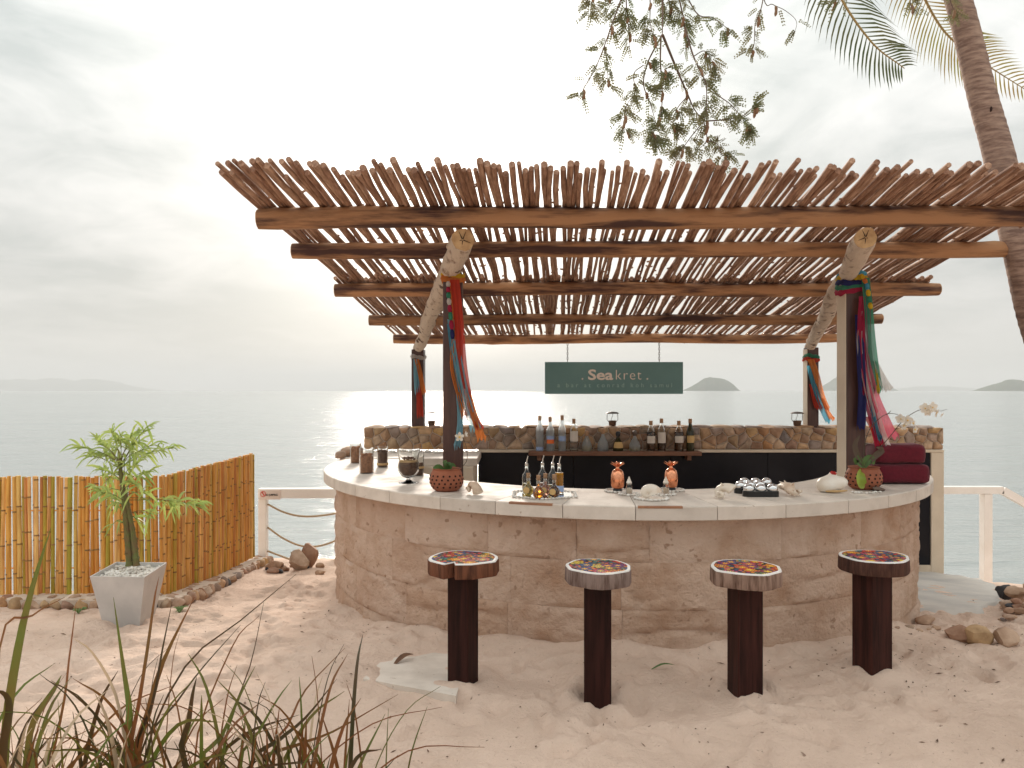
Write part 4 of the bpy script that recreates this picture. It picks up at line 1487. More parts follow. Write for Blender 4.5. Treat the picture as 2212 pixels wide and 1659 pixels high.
pineapple(p2 + Vector((0, 0, .0065)), 'copper pineapple cup behind the nautilus shell')
def shaker(p, label):
    t = thing('shell_shaker', p, label, 'shaker', 'little glass shakers with shell stoppers')
    MB().lathe(shell_glass([(.020, 0), (.022, .004), (.022, .050), (.017, .060), (.017, .070), (.020, .074)], .002), 18, p).build('glass', M['glass'], t, smooth=50)
    MB().lathe([(.001, .004), (.0185, .005), (.0185, .040), (.001, .043)], 16, p).build('sand_filling', M['shell'], t)
    MB().lathe([(.013, .066), (.019, .076), (.016, .086), (.013, .088), (.011, .098), (.008, .100), (.006, .110), (.001, .120)], 12, p, wob=lambda a: 1 + .08 * math.sin(3 * a)).build('shell_stopper', M['shellw'], t, smooth=30)
s1, s2 = ct(1359, 1069), ct(1438.5, 1069)
coaster(s1, .062, 'small pebble coaster under a shaker next to the first pineapple')
coaster(s2, .062, 'small pebble coaster under a shaker next to the nautilus shell')
shaker(s1 + Vector((0, 0, .0065)), 'small glass shaker with shell stopper in the middle of the counter')
shaker(s2 + Vector((0, 0, .0065)), 'small glass shaker right behind the nautilus shell')
# shells
def spiral_shell(name, p, L_, H_, turns, label, mt, axis_yaw=0, spikes=0, seed=1, grow=3.2, spire=.35, mouth=True):
    """coiled shell: a tube sweeping a growing helix"""
    t = thing(name, p, label, 'shell')
    n = int(turns * 22)
    pts, rad = [], []
    for i in range(n + 1):
        s = i / n
        g = math.exp(grow * (s - 1))
        a = s * turns * 2 * math.pi
        rad.append(g * .36)
        pts.append(Vector((spire * 2.2 * g - spire, math.cos(a) * g * .45, math.sin(a) * g * .45)))
    if spikes:
        pass
    mb = MB().tube(pts, rad, 14)
    rr = random.Random(seed)
    if spikes:
        for k in range(spikes):
            i = int(n * (.45 + .55 * k / spikes))
            c, r = pts[min(i, n)], rad[min(i, n)]
            out = Vector((rr.uniform(-.4, .5), c.y, c.z))
            out = out.normalized() if out.length > .01 else Vector((0, 0, 1))
            mb.tube([c + out * r * .7, c + out * r * 1.15, c + out * r * (1.55 + .3 * rr.random())], [r * .30, r * .20, .01], 6)
    Mx = Matrix.Rotation(R(axis_yaw), 4, 'Z')
    vs = [Mx @ v for v in mb.v]
    lo = [min(v[i] for v in vs) for i in range(3)]
    hi = [max(v[i] for v in vs) for i in range(3)]
    k = L_ / (hi[0] - lo[0])
    kz = H_ / (hi[2] - lo[2])
    mb.v = [Vector(((v.x - (lo[0] + hi[0]) / 2) * k, (v.y - (lo[1] + hi[1]) / 2) * k, (v.z - lo[2]) * kz)) + p for v in vs]
    mb.build('whorls', M[mt], t, smooth=60)
    return t
spiral_shell('conch_shell', ct(1024.5, 1067), .125, .088, 2.6, 'brown banded conch shell beside the left clay pot', 'shell', 20, 0, 1)
nb = ct(1407, 1078)
coaster(nb, .105, 'pebble coaster under the large nautilus shell')
nt_ = thing('nautilus_shell', nb + Vector((0, 0, .0065)), 'large cream nautilus shell with a tan spiral on a pebble coaster', 'shell')
mb = MB()
n = 44
pts, rad = [], []
for i in range(n + 1):
    s = i / n
    g = math.exp(2.4 * (s - 1))
    a = R(200) - s * 1.55 * 2 * math.pi
    pts.append(Vector((math.cos(a) * g * .042, 0, math.sin(a) * g * .042)))
    rad.append(g * .044)
mb.tube(pts, rad, 16)
lo = [min(v[i] for v in mb.v) for i in range(3)]
hi = [max(v[i] for v in mb.v) for i in range(3)]
mb.v = [Vector(((v.x - (lo[0] + hi[0]) / 2) * .142 / (hi[0] - lo[0]), v.y * .75, (v.z - lo[2]) * .092 / (hi[2] - lo[2]))) + nb + Vector((0, 0, .0065)) for v in mb.v]
mb.build('whorls', M['shellstripe'], nt_, smooth=70)
spiral_shell('spiny_shell', ct(1566.5, 1077), .150, .108, 2.4, 'white spiny shell with a tan lip next to the black ball tray', 'shellw', 35, 14, 5)
spiral_shell('spiny_shell', ct(1707, 1071), .155, .102, 2.4, 'cream spiky murex shell at the end of the ball trays', 'shell', 150, 22, 8)
# big smooth white shell
bp_ = ct(1799, 1063)
t = thing('smooth_shell', bp_, 'big smooth ivory shell leaning against the clay pot', 'shell')
mb = MB()
nu, nv = 22, 14
for j in range(nv + 1):
    v = math.pi * j / nv
    for i in range(nu):
        u = 2 * math.pi * i / nu
        x = -math.cos(v)
        r = math.sin(v) ** .8 * (1 - .22 * x)
        tip = .20 * max(0, -x - .5)
        mb.v.append(bp_ + Vector((x * .102 * (1 + tip), r * math.cos(u) * .065, max(0, .058 + r * math.sin(u) * .060 + .012 * x))))
for j in range(nv):
    for i in range(nu):
        a, b = j * nu + i, j * nu + (i + 1) % nu
        mb.f.append((a, b, b + nu, a + nu))
mb.build('shell_body', M['shellw'], t, smooth=180)
MB().tube(spl([bp_ + Vector((-.07, -.045, .012)), bp_ + Vector((0, -.066, .014)), bp_ + Vector((.08, -.042, .016))], 9), [.004, .008, .008, .009, .009, .008, .008, .007, .004], 7).build('tan_lip', M['raffia'], t, smooth=180)
# boules in black trays
def ball_tray(p, n, yaw, label):
    t = thing('ball_tray', p, label, 'tray', 'black trays of steel balls')
    Mx = Matrix.Translation(p) @ Matrix.Rotation(R(yaw), 4, 'Z')
    L_ = .079 * n
    poly = []
    for k in range(24):
        a = 2 * math.pi * k / 24
        poly.append((math.copysign(L_ / 2 - .04, math.cos(a)) + .042 * math.cos(a), .042 * math.sin(a)))
    MB().prism(poly, 0, .036, Mx).build('case', M['black'], t, smooth=40)
    for k in range(n):
        c = Mx @ Vector(((k - (n - 1) / 2) * .079, 0, .0365 + .012))
        b = MB().lathe([(.0365 * math.sin(a), -.0365 * math.cos(a)) for a in [math.pi * j / 16 for j in range(17)]], 24, c).build('steel_ball', M['chrome'], None, smooth=180)
        tag(b, 'polished steel ball seated in a black tray', 'ball', 'steel balls in the black trays')
ball_tray(ct(1643, 1072), 3, 0, 'black three-ball tray set parallel to the counter edge')
ball_tray(ct(1620, 1064), 3, 18, 'black ball tray standing between two others')
ball_tray(ct(1632, 1057.5), 3, 0, 'black ball tray closest to the inner counter edge')
# burgundy towels
def towel(p, w, h, label, seed):
    t = thing('folded_towel', p, label, 'towel', 'stack of burgundy towels on the counter')
    mb = MB()
    nu, nv = 30, 14
    for j in range(nv + 1):
        s = j / nv
        x = (s - .5) * w
        e = 1 - .10 * max(0, abs(s - .5) * 2 - .86) / .14
        for i in range(nu):
            a = 2 * math.pi * i / nu
            ca, sa = math.cos(a), math.sin(a)
            rx = .115 * math.copysign(abs(ca) ** .55, ca)
            rz = h / 2 * math.copysign(abs(sa) ** .55, sa)
            q = e * (1 + .075 * mnoise.noise(Vector((s * 3, ca * 1.4, sa * 1.4 + seed))))
            mb.v.append(p + Vector((x + .012 * mnoise.noise(Vector((ca, sa, seed))), rx * q, max(h / 2 + rz * q, 0))))
    for j in range(nv):
        for i in range(nu):
            a, b = j * nu + i, j * nu + (i + 1) % nu
            mb.f.append((a, b, b + nu, a + nu))
    mb.f += [tuple(range(nu))[::-1], tuple(nv * nu + i for i in range(nu))]
    b = mb.build('roll', M['towel'], t, smooth=70)
    # folded layers showing as a coil on the end
    for xe in (w / 2 + .002,):
        sp = []
        for k in range(40):
            a = k / 39 * 4.2 * math.pi
            r = .15 + .8 * k / 39
            ca, sa = math.cos(a), math.sin(a)
            sp.append(p + Vector((xe + .004, .10 * r * math.copysign(abs(ca) ** .7, ca), h / 2 + h * .44 * r * math.copysign(abs(sa) ** .7, sa))))
        MB().tube(sp, .011, 6).build('fold_edge', M['towel'], t, smooth=180)
pt_ = ct(1938, 1043)
towel(pt_, .385, .155, 'lower burgundy towel of the stack on the counter', 2)
towel(pt_ + Vector((-.012, .01, .152)), .355, .150, 'upper burgundy towel of the stack on the counter', 6)
# red blossom, white stones, driftwood piece
c = ct(1800, 1028) + Vector((0, 0, .018))
t = MB()
petals(t, c, Vector((0, -.5, 1)), .030, 6, Vector((0, 1, 0)))
petals(t, c + Vector((0, 0, .006)), Vector((0, -.6, .8)), .018, 5, Vector((0, 1, 0)))
tag(t.build('red_flower', M['redpetal'], None, smooth=180), 'small red blossom lying behind the smooth ivory shell', 'flower')
dw = ct(1896, 1061)
tag(MB().rock(dw + Vector((0, 0, .014)), (.055, .03, .018), sd=12).build('driftwood_piece', M['bark'], None, smooth=60), 'small brown driftwood lump by the right clay pot', 'driftwood')
rr = random.Random(31)
for k in range(9):
    q = ct(1840 + k * 7.5, 1066 - abs(k - 4) * .4)
    tag(MB().rock(q + Vector((0, rr.uniform(-.01, .01), .006)), (.014, .011, .008), sd=k + 50).build('white_pebble', M['pebble'], None, smooth=70), 'small white pebble at the foot of the right clay pot', 'pebble', 'white pebbles round the right clay pot')
for k in range(7):
    q = onz(830 + k * 19, 978 + rr.uniform(-1.5, 1.5), CT)
    tag(MB().rock(q + Vector((0, 0, .014)), (.045, .032, .020), sd=k + 80).build('white_pebble', M['pebble'], None, smooth=70), 'flat white pebble on the side counter against the stone wall', 'pebble', 'white pebbles on the side counter')
for k, (x, y, a) in enumerate(((735, 990, .07), (748, 986, .085), (760, 979, .06), (752, 979, .07))):
    q = onz(x, y, CT)
    tag(MB().rock(q + Vector((0, 0, a * .55)), (a, a * .8, a * .65), sd=k + 90).build('stone_lump', M['rock'], None, smooth=50), ('rough tan stone at the outer corner of the counter', 'largest tan stone of the heap at the counter corner', 'tan stone of the corner heap next to the wall', 'tan stone on the side counter behind the corner heap')[k], 'stone', 'stones heaped at the counter corner')

# ------------------------------------------------------------------ bottles on the shelf
def bottle(zx, ztop, zw, kind, label, **k):
    S7 = .3617
    px, ptop = (1900 + zx * S7) / 1.736, (1280 + ztop * S7) / 1.736
    Yb = 8.57
    p = Vector((P(px, 0, Yb).x, Yb, .948))
    h = P(0, ptop, Yb).z - p.z
    w = zw * S7 / 1.736 * Yb / FPX / 2
    t = thing('spirit_bottle', p, label, 'bottle', 'spirit bottles on the wooden shelf')
    if kind == 'tall':
        body, neck = h * .62, .016
        prof = [(w * .96, 0), (w, .008), (w, body), (w * .78, body + .025), (neck, body + .055), (neck, h - .055)]
        gl = k.get('glass', 'frost')
        cap = [(neck + .003, h - .058), (neck + .003, h), (.001, h)]
        bands = k.get('bands', ())
    elif kind == 'squat':
        body, neck = h * .36, .017
        prof = [(w * .9, 0), (w, .010), (w * .98, body * .8), (w * .80, body * 1.15), (neck * 1.3, body * 1.75), (neck, body * 1.95), (neck, h - .062)]
        gl = k.get('glass', 'frost')
        cap = [(neck, h - .064), (neck * 1.5, h - .052), (neck * 1.75, h - .032), (neck * 1.4, h - .010), (.001, h)]
        bands = k.get('bands', ())
    else:
        body, neck = h * .58, .018
        prof = [(w * .96, 0), (w, .008), (w, body), (w * .75, body + .035), (neck * 1.2, body + .075), (neck, body + .10), (neck, h - .050)]
        gl = k.get('glass', 'glass')
        cap = [(neck + .003, h - .054), (neck + .003, h), (.001, h)]
        bands = k.get('bands', ())
    MB().lathe(shell_glass(prof, .004), 22, p).build('glass', M[gl], t, smooth=50)
    if k.get('liq'):
        lz = prof[2][1] * k.get('lf', .8)
        MB().lathe([(.001, .007), (w - .006, .008), (w - .006, lz), (.001, lz)], 20, p).build('liquid', M[k['liq']], t, smooth=50)
    MB().lathe(cap, 16, p).build('stopper', M[k.get('cap', 'cork')], t, smooth=50)
    for m, z0, z1 in bands:
        prof2 = [(np.interp(z, [q[1] for q in prof], [q[0] for q in prof]) + .0022, z) for z in (z0 * h, (z0 + z1) / 2 * h, z1 * h)]
        mb = MB()
        n = 14
        for r, z in prof2:
            for i in range(n + 1):
                a = R(-90 - 62 + 124 * i / n)
                mb.v.append(p + Vector((r * math.cos(a), r * math.sin(a), z)))
        for j in range(2):
            for i in range(n):
                q = j * (n + 1) + i
                mb.f.append((q, q + 1, q + n + 2, q + n + 1))
        mb.build('label_band', M[m], t, smooth=180)
bottle(342, 770, 78, 'tall', 'tall frosted bottle with a lilac-grey lower half at the end of the shelf', bands=[('paperblue', .02, .12)])
bottle(452, 783, 82, 'tall', 'tall frosted bottle with a blue and orange design', bands=[('paperblue', .34, .44), ('paperorange', .22, .34)])
bottle(575, 767, 78, 'tall', 'tall frosted bottle with a pale blue band and no orange', bands=[('paperblue', .28, .42)])
bottle(697, 802, 88, 'tall', 'clear bottle with a large silver-grey label and brown cap', glass='glass', bands=[('paper', .30, .62)])
bottle(830, 922, 104, 'squat', 'small round-shouldered decanter of golden spirit with ball stopper', liq='gold', lf=.9)
bottle(998, 902, 116, 'squat', 'clear squat decanter with a cork ball stopper', cap='cork', liq='glass')
bottle(1155, 930, 108, 'squat', 'dark squat bottle with an oval tan label', glass='olive', cap='black', bands=[('papertan', .16, .46)])
bottle(1328, 922, 116, 'squat', 'clear squat decanter with dark ball stopper beside the whisky bottles', cap='iron', liq='gold', lf=.6)
bottle(1495, 823, 90, 'dark', 'short dark whisky bottle with square cream label, next to the decanters', liq='whisky', bands=[('paper', .26, .50)], lf=1.1)
bottle(1605, 800, 86, 'dark', 'tallest dark whisky bottle with a long cream label', liq='whisky', bands=[('paper', .25, .58)], lf=.9)
bottle(1785, 823, 96, 'dark', 'broad dark whisky bottle with cream label and small cork', liq='whisky', bands=[('paper', .28, .50)], lf=1.1)
bottle(1903, 802, 82, 'dark', 'dark whisky bottle with a yellowish label at the outer end of the shelf', liq='whisky', glass='olive', bands=[('papertan', .26, .48)], lf=.8)
# oil lamps on the wall
for x, yb, lab in ((932, 921, 'small clay oil lamp with metal hood beside the left rear post'), (1323, 919, 'small clay oil lamp with metal hood above the middle of the bottle row'), (1722, 921, 'small clay oil lamp with metal hood beside the right rear post')):
    q = P(x, yb, 8.86)
    q.z = WZ1 + .012
    t = thing('oil_lamp', q, lab, 'lamp', 'clay oil lamps on the stone wall')
    MB().lathe([(.034, 0), (.042, .008), (.046, .055), (.050, .062), (.042, .064), (.036, .030), (.001, .028)], 18, q).build('bowl', M['lampclay'], t, smooth=50)
    for sx in (-1, 1):
        MB().tube([q + Vector((sx * .046, 0, .05)), q + Vector((sx * .066, 0, .075)), q + Vector((sx * .062, 0, .148))], .0035, 6).build('bracket', M['iron'], t)
    MB().tube(spl([q + Vector((0, 0, .04)), q + Vector((-.014, 0, .08)), q + Vector((.002, 0, .12)), q + Vector((0, 0, .15))], 8), .003, 6).build('wick_rod', M['iron'], t)
    MB().lathe([(.076, .146), (.079, .150), (.060, .164), (.001, .172)], 22, q).build('hood', M['iron'], t, smooth=40)

# ================================================================== STOOLS
def stool(bx, by, seat_px, w, d, topy, psz, yaw, label, hue, split=False, seed=1, wood='seat_red'):
    Y0 = (EYE - gh((bx - CX) / FPX * 4.1, 4.1)) * FPX / (by - HY)
    X0 = (bx - CX) / FPX * (Y0 + psz * .5)
    Yc = Y0 + psz * .55
    g = gh(X0, Yc)
    t = thing('bar_stool', (X0, Yc, g), label, 'stool', 'bar stools along the counter')
    zt_ = EYE - (topy - HY) * Yc / FPX
    th = .078
    Mx = Matrix.Translation((X0, Yc, 0)) @ Matrix.Rotation(R(yaw), 4, 'Z')
    MB().bbox((-psz / 2, -psz / 2, g - .3), (psz / 2, psz / 2, zt_ - th + .002), .006, Mx).build('post', M['stoolpost'], t)
    rr = random.Random(seed)
    sxc = (seat_px - CX) / FPX * Yc
    n = 40
    ang0 = rr.uniform(0, 6)
    cor = []
    a_ = 0
    while a_ < 5.9:
        cor.append((a_, rr.uniform(.93, 1.07)))
        a_ += rr.uniform(.45, .95)
    out = []
    for k in range(n):
        a = 2 * math.pi * k / n
        j = max(i for i, c in enumerate(cor) if c[0] <= a)
        (c0, q0), (c1, q1) = cor[j], (cor[j + 1] if j + 1 < len(cor) else (2 * math.pi, cor[0][1]))
        e0, e1 = Vector((math.cos(c0), math.sin(c0))) * q0, Vector((math.cos(c1), math.sin(c1))) * q1
        f_ = (a - c0) / (c1 - c0)
        q = (e0.lerp(e1, f_).length + (q0 + (q1 - q0) * f_)) / 2 + .01 * math.sin(9 * a)
        if split and abs((a - R(252) + math.pi) % (2 * math.pi) - math.pi) < .05:
            q *= .66
        out.append((math.cos(a) * q * w / 2, math.sin(a) * q * d / 2))
    mb = MB()
    rows = ((.985, 0), (1.0, th * .12), (1.0, th * .88), (.99, th))
    for s, zq in rows:
        for k, (x, y) in enumerate(out):
            j = 1 + .03 * mnoise.noise(Vector((k * .9, zq * 30, seed)))
            mb.v.append(Vector((sxc + x * s * j, Yc + y * s * j, zt_ - th + zq)))
    for r in range(3):
        for k in range(n):
            a, b = r * n + k, r * n + (k + 1) % n
            mb.f.append((a, b, b + n, a + n))
    mb.f += [tuple(range(n))[::-1], tuple(3 * n + k for k in range(n))]
    seat = mb.build('seat', M[wood], t, smooth=40)
    def disc(f0, z0, z1, name, m, par):
        q = MB()
        for zq, s in ((z0, f0), (z1, f0 * .985)):
            for x, y in out:
                q.v.append(Vector((sxc + x * s, Yc + y * s, zq)))
        for k in range(n):
            q.f.append((k, (k + 1) % n, (k + 1) % n + n, k + n))
        q.f.append(tuple(n + k for k in range(n)))
        return q.build(name, m, par)
    disc(.985, zt_ - .001, zt_ + .006, 'white_rim', M['rim'], seat)
    disc(.895, zt_ + .005, zt_ + .0075, 'painted_top', seat_paint('seat_paint', hue, seed * .37, seed * .71), seat)
    return t
stool(1000, 1478, 999.5, .405, .37, 1206, .130, -25, 'stool with a dark split in its reddish edge and orange flower painting', .02, True, 3)
stool(1291, 1512, 1292, .368, .34, 1224, .142, -6, 'stool with grey weathered bark edge on a straight square post', .13, False, 4, 'seat_grey')
stool(1610, 1500, 1611, .392, .36, 1226, .140, 8, 'stool with pale bark edge and a narrow left post face showing', .31, False, 7, 'seat_pale')
stool(1885, 1458, 1890, .405, .37, 1203, .154, 19, 'stool with dark even edge on a post turned corner forward, nearest the towels', .44, False, 9, 'seat_dark')

# ================================================================== FENCE, KERB, PLANTER
pole_me = []
for k in range(12):
    rr = random.Random(500 + k)
    pts, rad = [], []
    z = 0
    nz = rr.uniform(.1, .3)
    zs = [0]
    while nz < .98:
        zs += [nz - .012, nz, nz + .012]
        nz += rr.uniform(.20, .30)
    zs += [1.0]
    r0 = rr.uniform(.0150, .0205)
    bx_ = rr.uniform(-.010, .010)
    for i, z in enumerate(zs):
        node = 0 < i < len(zs) - 1 and i % 3 == 2
        pts.append((bx_ * math.sin(3 * z + k), .006 * math.sin(2 * z + k * 2), z))
        rad.append(r0 * (1.13 if node else 1.0) * (1.03 - .08 * z))
    mb = MB().tube(pts, rad, 9)
    me = mb.mesh('bamboo_pole', [M['bamboo'], M['bamboonode']], 45)
    # the scar at each node is a darker ring
    zc = [p.center.z for p in me.polygons]
    nodes = [z for i, z in enumerate(zs) if 0 < i < len(zs) - 1 and i % 3 == 2]
    for p in me.polygons:
        if any(0 < p.center.z - z < .011 for z in nodes) and abs(p.normal.z) < .9:
            p.material_index = 1
    pole_me.append(me)
rf = random.Random(77)
FT = .918
def fence(label, a, b, zb0, zb1, step):
    a, b = Vector(a), Vector(b)
    t = thing('bamboo_fence', ((a.x + b.x) / 2, (a.y + b.y) / 2, (zb0 + zb1) / 2), label, 'fence', 'bamboo pole fence')
    L_ = (b - a).length
    d = (b - a) / L_
    s = 0
    while s < L_:
        p = a + d * s
        zb_ = zb0 + (zb1 - zb0) * s / L_ - .03
        ztop = FT + rf.uniform(-.010, .010)
        n = Vector((-d.y, d.x, 0)) * rf.uniform(-.010, .010)
        wd = rf.uniform(.80, 1.22)
        inst('bamboo_pole', rf.choice(pole_me), t, (p.x + n.x, p.y + n.y, zb_), (R(rf.gauss(0, .35)), R(rf.gauss(0, .4)), rf.uniform(0, 6.28)), (wd, wd, ztop - zb_))
        s += step * wd * rf.uniform(.93, 1.22)
    for zr in (.25, .72):
        n = Vector((-d.y, d.x, 0)) * .036
        z0, z1 = zb0 + (FT - zb0) * zr, zb1 + (FT - zb1) * zr
        q0, q1 = a + n, b + n
        MB().tube([(q0.x, q0.y, z0), (q1.x, q1.y, z1)], .006, 8).build('rail', M['bamboo'], t, smooth=60)
FC = Vector((-2.975, 6.27, 0))
fence('bamboo pole fence section behind the metal planter, facing the sand', (-4.75, 6.25, 0), FC + Vector((-.03, 0, 0)), -.12, -.12, .0312)
fence('bamboo pole fence section running down to the rope gate', FC + Vector((0, .02, 0)), (-2.99, 8.58, 0), -.12, -.245, .0325)
# stone kerb: a bed of mortar with individual stones along its face
kerb = thing('stone_kerb', (-2.9, 6.2, -.2), 'low stone kerb under the bamboo fence', 'kerb')
kp = spl([(-4.9, 6.13, 0), (-3.9, 6.10, 0), (-3.2, 6.08, 0), (-2.84, 6.16, 0), (-2.80, 6.6, 0), (-2.83, 7.4, 0), (-2.86, 8.2, 0), (-2.88, 8.75, 0)], 60)
core = MB()
for i, p in enumerate(kp):
    d = (kp[min(i + 1, 59)] - kp[max(i - 1, 0)]).normalized()
    n = Vector((-d.y, d.x, 0))
    g = float(gz(p.x, p.y))
    for off, z in ((-.01, g - .2), (-.01, g + .075), (.24, g + .085), (.24, g - .3)):
        q = p + n * off
        core.v.append(Vector((q.x, q.y, z + .012 * mnoise.noise(Vector((i * .7, off * 9, 1))))))
for i in range(59):
    for k in range(4):
        a, b = i * 4 + k, i * 4 + (k + 1) % 4
        core.f.append((a, a + 4, b + 4, b))
core.f += [(0, 1, 2, 3), (239, 238, 237, 236)]
core.build('mortar_bed', M['mortar'], kerb, smooth=60)
s, k = 0.0, 0
cum = [0]
for i in range(59):
    cum.append(cum[-1] + (kp[i + 1] - kp[i]).length)
while s < cum[-1]:
    w = rf.uniform(.07, .17)
    f = np.interp(s + w / 2, cum, range(60))
    i = min(int(f), 58)
    p = kp[i].lerp(kp[i + 1], f - i)
    d = (kp[i + 1] - kp[i]).normalized()
    n = Vector((-d.y, d.x, 0))
    g = float(gz(p.x, p.y))
    mb = MB().rock((0, 0, 0), (w * .60, rf.uniform(.045, .07), rf.uniform(.055, .075)), sd=900 + k)
    Mx = Matrix.Translation((p.x, p.y, g + .030)) @ Matrix.Rotation(math.atan2(d.y, d.x), 4, 'Z')
    mb.v = [Mx @ v for v in mb.v]
    mb.build('stone', M['darkrock'] if rf.random() < .10 else M['stone'] if rf.random() < .45 else M['rock'], kerb, smooth=50)
    if rf.random() < .75:
        q = p + n * rf.uniform(.07, .17)
        MB().rock((q.x, q.y, g + .075), (w * .5, .05, .020), sd=1400 + k).build('stone', M['rock'], kerb, smooth=50)
    s += w
    k += 1
# planter
gp = -.10
tl, tr_, br, bl = Vector((-3.005, 5.27, .325)), Vector((-2.605, 5.25, .325)), Vector((-2.655, 5.70, .325)), Vector((-3.055, 5.72, .325))
pc = (tl + tr_ + br + bl) / 4
top = [tl, tr_, br, bl]
def ring_at(sc, z):
    return [Vector((pc.x + (v.x - pc.x) * sc, pc.y + (v.y - pc.y) * sc, z)) for v in top]
plt = thing('planter', (pc.x, pc.y, gp), 'tapered square zinc planter filled with white pebbles', 'planter')
mb = MB()
rings = [ring_at(.60, gp - .06), ring_at(.605, gp - .02), ring_at(1.0, .325), ring_at(.95, .325), ring_at(.90, .25)]
for r in rings:
    mb.v += r
for r in range(4):
    for k in range(4):
        a, b = r * 4 + k, r * 4 + (k + 1) % 4
        mb.f.append((a, b, b + 4, a + 4))
mb.f += [(3, 2, 1, 0), (16, 17, 18, 19)]
mb.build('tapered_body', M['zinc'], plt)
peb = MB()
rr = random.Random(8)
for k in range(330):
    u, v = rr.random(), rr.random()
    q = tl.lerp(tr_, u).lerp(bl.lerp(br, u), v)
    q = pc + (q - pc) * .90
    peb.rock((q.x, q.y, .292 + rr.uniform(-.012, .012)), (rr.uniform(.012, .020), rr.uniform(.010, .018), .010), sd=k)
po = peb.build('white_pebbles', M['pebble'], plt, smooth=60)
po['kind'] = 'stuff'
MB().add([pc + (v - pc) * .93 - Vector((0, 0, .045)) for v in top], [(0, 1, 2, 3)]).build('pebble_bed', M['mortar'], plt)
# potted bamboo
pb = Vector((pc.x, pc.y, .28))
Yp = pc.y
bam = thing('potted_bamboo', pb, 'young bamboo with mossy stalks and light green leaves in the zinc planter', 'bamboo')
for pix, r0, r1 in (([(280, 1222), (277, 1180), (273, 1130), (268, 1080), (262, 1030), (258, 990)], .026, .013), ([(295, 1222), (292, 1190), (287, 1150), (279, 1105), (270, 1060)], .024, .013)):
    n = 30
    pts = spl([P(x, y, Yp + .0) for x, y in pix], n)
    rad = [(r0 + (r1 - r0) * i / (n - 1)) * (1.16 if i % 4 == 0 else .96) for i in range(n)]
    st = MB().tube(pts, rad, 10)
    rr = random.Random(len(pix))
    for i in range(2, n, 2):                         # stubby root buds round each node
        for _ in range(3):
            a = rr.uniform(0, 6.28)
            d = Vector((math.cos(a), math.sin(a), rr.uniform(-.3, .4))).normalized()
            st.tube([pts[i] + d * rad[i] * .8, pts[i] + d * (rad[i] + rr.uniform(.006, .016))], [.004, .0015], 4)
    st.build('stalk', M['stalk'], bam, smooth=50)
BR_ = [  # twigs: start and end in photograph pixels
    ((262, 1005), (205, 945)), ((262, 1000), (165, 965)), ((262, 1000), (240, 930)), ((262, 995), (285, 940)), ((263, 1000), (325, 915)), ((264, 1005), (375, 968)), ((264, 1010), (330, 960)), ((262, 1015), (190, 985)),
    ((265, 1040), (215, 1015)), ((266, 1045), (325, 1020)), ((268, 1060), (205, 1065)), ((270, 1070), (320, 1070)), ((270, 1075), (390, 1092)), ((271, 1080), (440, 1095)), ((272, 1095), (240, 1090)), ((274, 1110), (330, 1110)),
    ((276, 1125), (240, 1135)), ((276, 1120), (300, 1128)), ((262, 990), (260, 935)), ((266, 1035), (285, 1010)), ((262, 1005), (300, 975)), ((268, 1055), (300, 1050)), ((264, 1020), (230, 1040)), ((262, 1000), (215, 960)), ((263, 1003), (305, 950))]
rr = random.Random(66)
for k_ in range(11):
    y_ = rr.uniform(955, 1120)
    BR_.append(((265 + (y_ - 1000) * .08, y_), (265 + rr.uniform(-58, 58), y_ - rr.uniform(5, 45))))
twig = MB()
for (x0, y0), (x1, y1) in BR_:
    dY = rr.uniform(-.22, .22)
    a, b = P(x0, y0, Yp), P(x1, y1, Yp + dY)
    mid = a.lerp(b, .55) + Vector((0, 0, .025))
    pts = spl([a, mid, b], 9)
    MB().tube(pts, [.0034 - .0024 * i / 8 for i in range(9)], 5).build('twig', M['stalk'], bam)
    L_ = (b - a).length
    for j in range(max(4, int(L_ / .020))):
        s = .30 + .70 * rr.random() ** .7
        q = pts[min(8, int(s * 8))]
        dd = (b - a).normalized()
        out = (dd * rr.uniform(.2, 1.0) + Vector((rr.uniform(-.8, .8), rr.uniform(-.7, .7), rr.uniform(-.75, .55)))).normalized()
        ll = rr.uniform(.07, .165)
        mb = MB()
        leafblade(mb, [q, q + out * ll * .5 + Vector((0, 0, .004)), q + out * ll + Vector((0, 0, -ll * rr.uniform(.1, .5)))], ll * .068, 5, Vector((rr.uniform(-.5, .5), rr.uniform(-.9, -.2), rr.uniform(.2, 1))).normalized(), .18)
        mb.build('leaf', M['leafb'], bam, smooth=180)
# ------------------------------------------------------------------ rope gate on the left, handrail on the right
GY = 8.86
def zpx(y, Y):
    return EYE - (y - HY) / FPX * Y
rg = thing('rope_railing', (-2.95, GY, -.4), 'white post-and-rail railing strung with three ropes by the bamboo fence', 'railing')
xp0, xp1 = P(560.5, 0, GY).x, P(577, 0, GY).x
MB().bbox((xp0, GY - .05, -.6), (xp1, GY + .05, zpx(1075.5, GY)), .004).build('post', M['white'], rg)
MB().bbox((xp0 - .002, GY - .052, zpx(1075, GY)), (-1.5, GY + .052, zpx(1055, GY)), .004).build('top_rail', M['white'], rg)
MB().bbox((P(727, 0, 9.3).x, 9.25, -1.3), (P(742, 0, 9.3).x, 9.37, zpx(1148, 9.3)), .004).build('stair_post', M['white'], rg)
for pix in ([(578, 1089), (612, 1106), (650, 1115), (692, 1114), (740, 1105), (790, 1085)], [(578, 1139), (612, 1163), (650, 1179), (685, 1180), (720, 1170), (760, 1150)], [(578, 1190), (604, 1200), (640, 1212), (690, 1218), (760, 1200)]):
    pts = spl([P(x, y, GY) for x, y in pix], 24)
    MB().tube(pts, .0115, 8).build('rope', M['rope'], rg, smooth=180)
    q = pts[0]
    MB().tube([q + Vector((-.012, 0, -.022)), q + Vector((-.012, 0, .022))], .008, 6).build('rope_eye', M['iron'], rg)
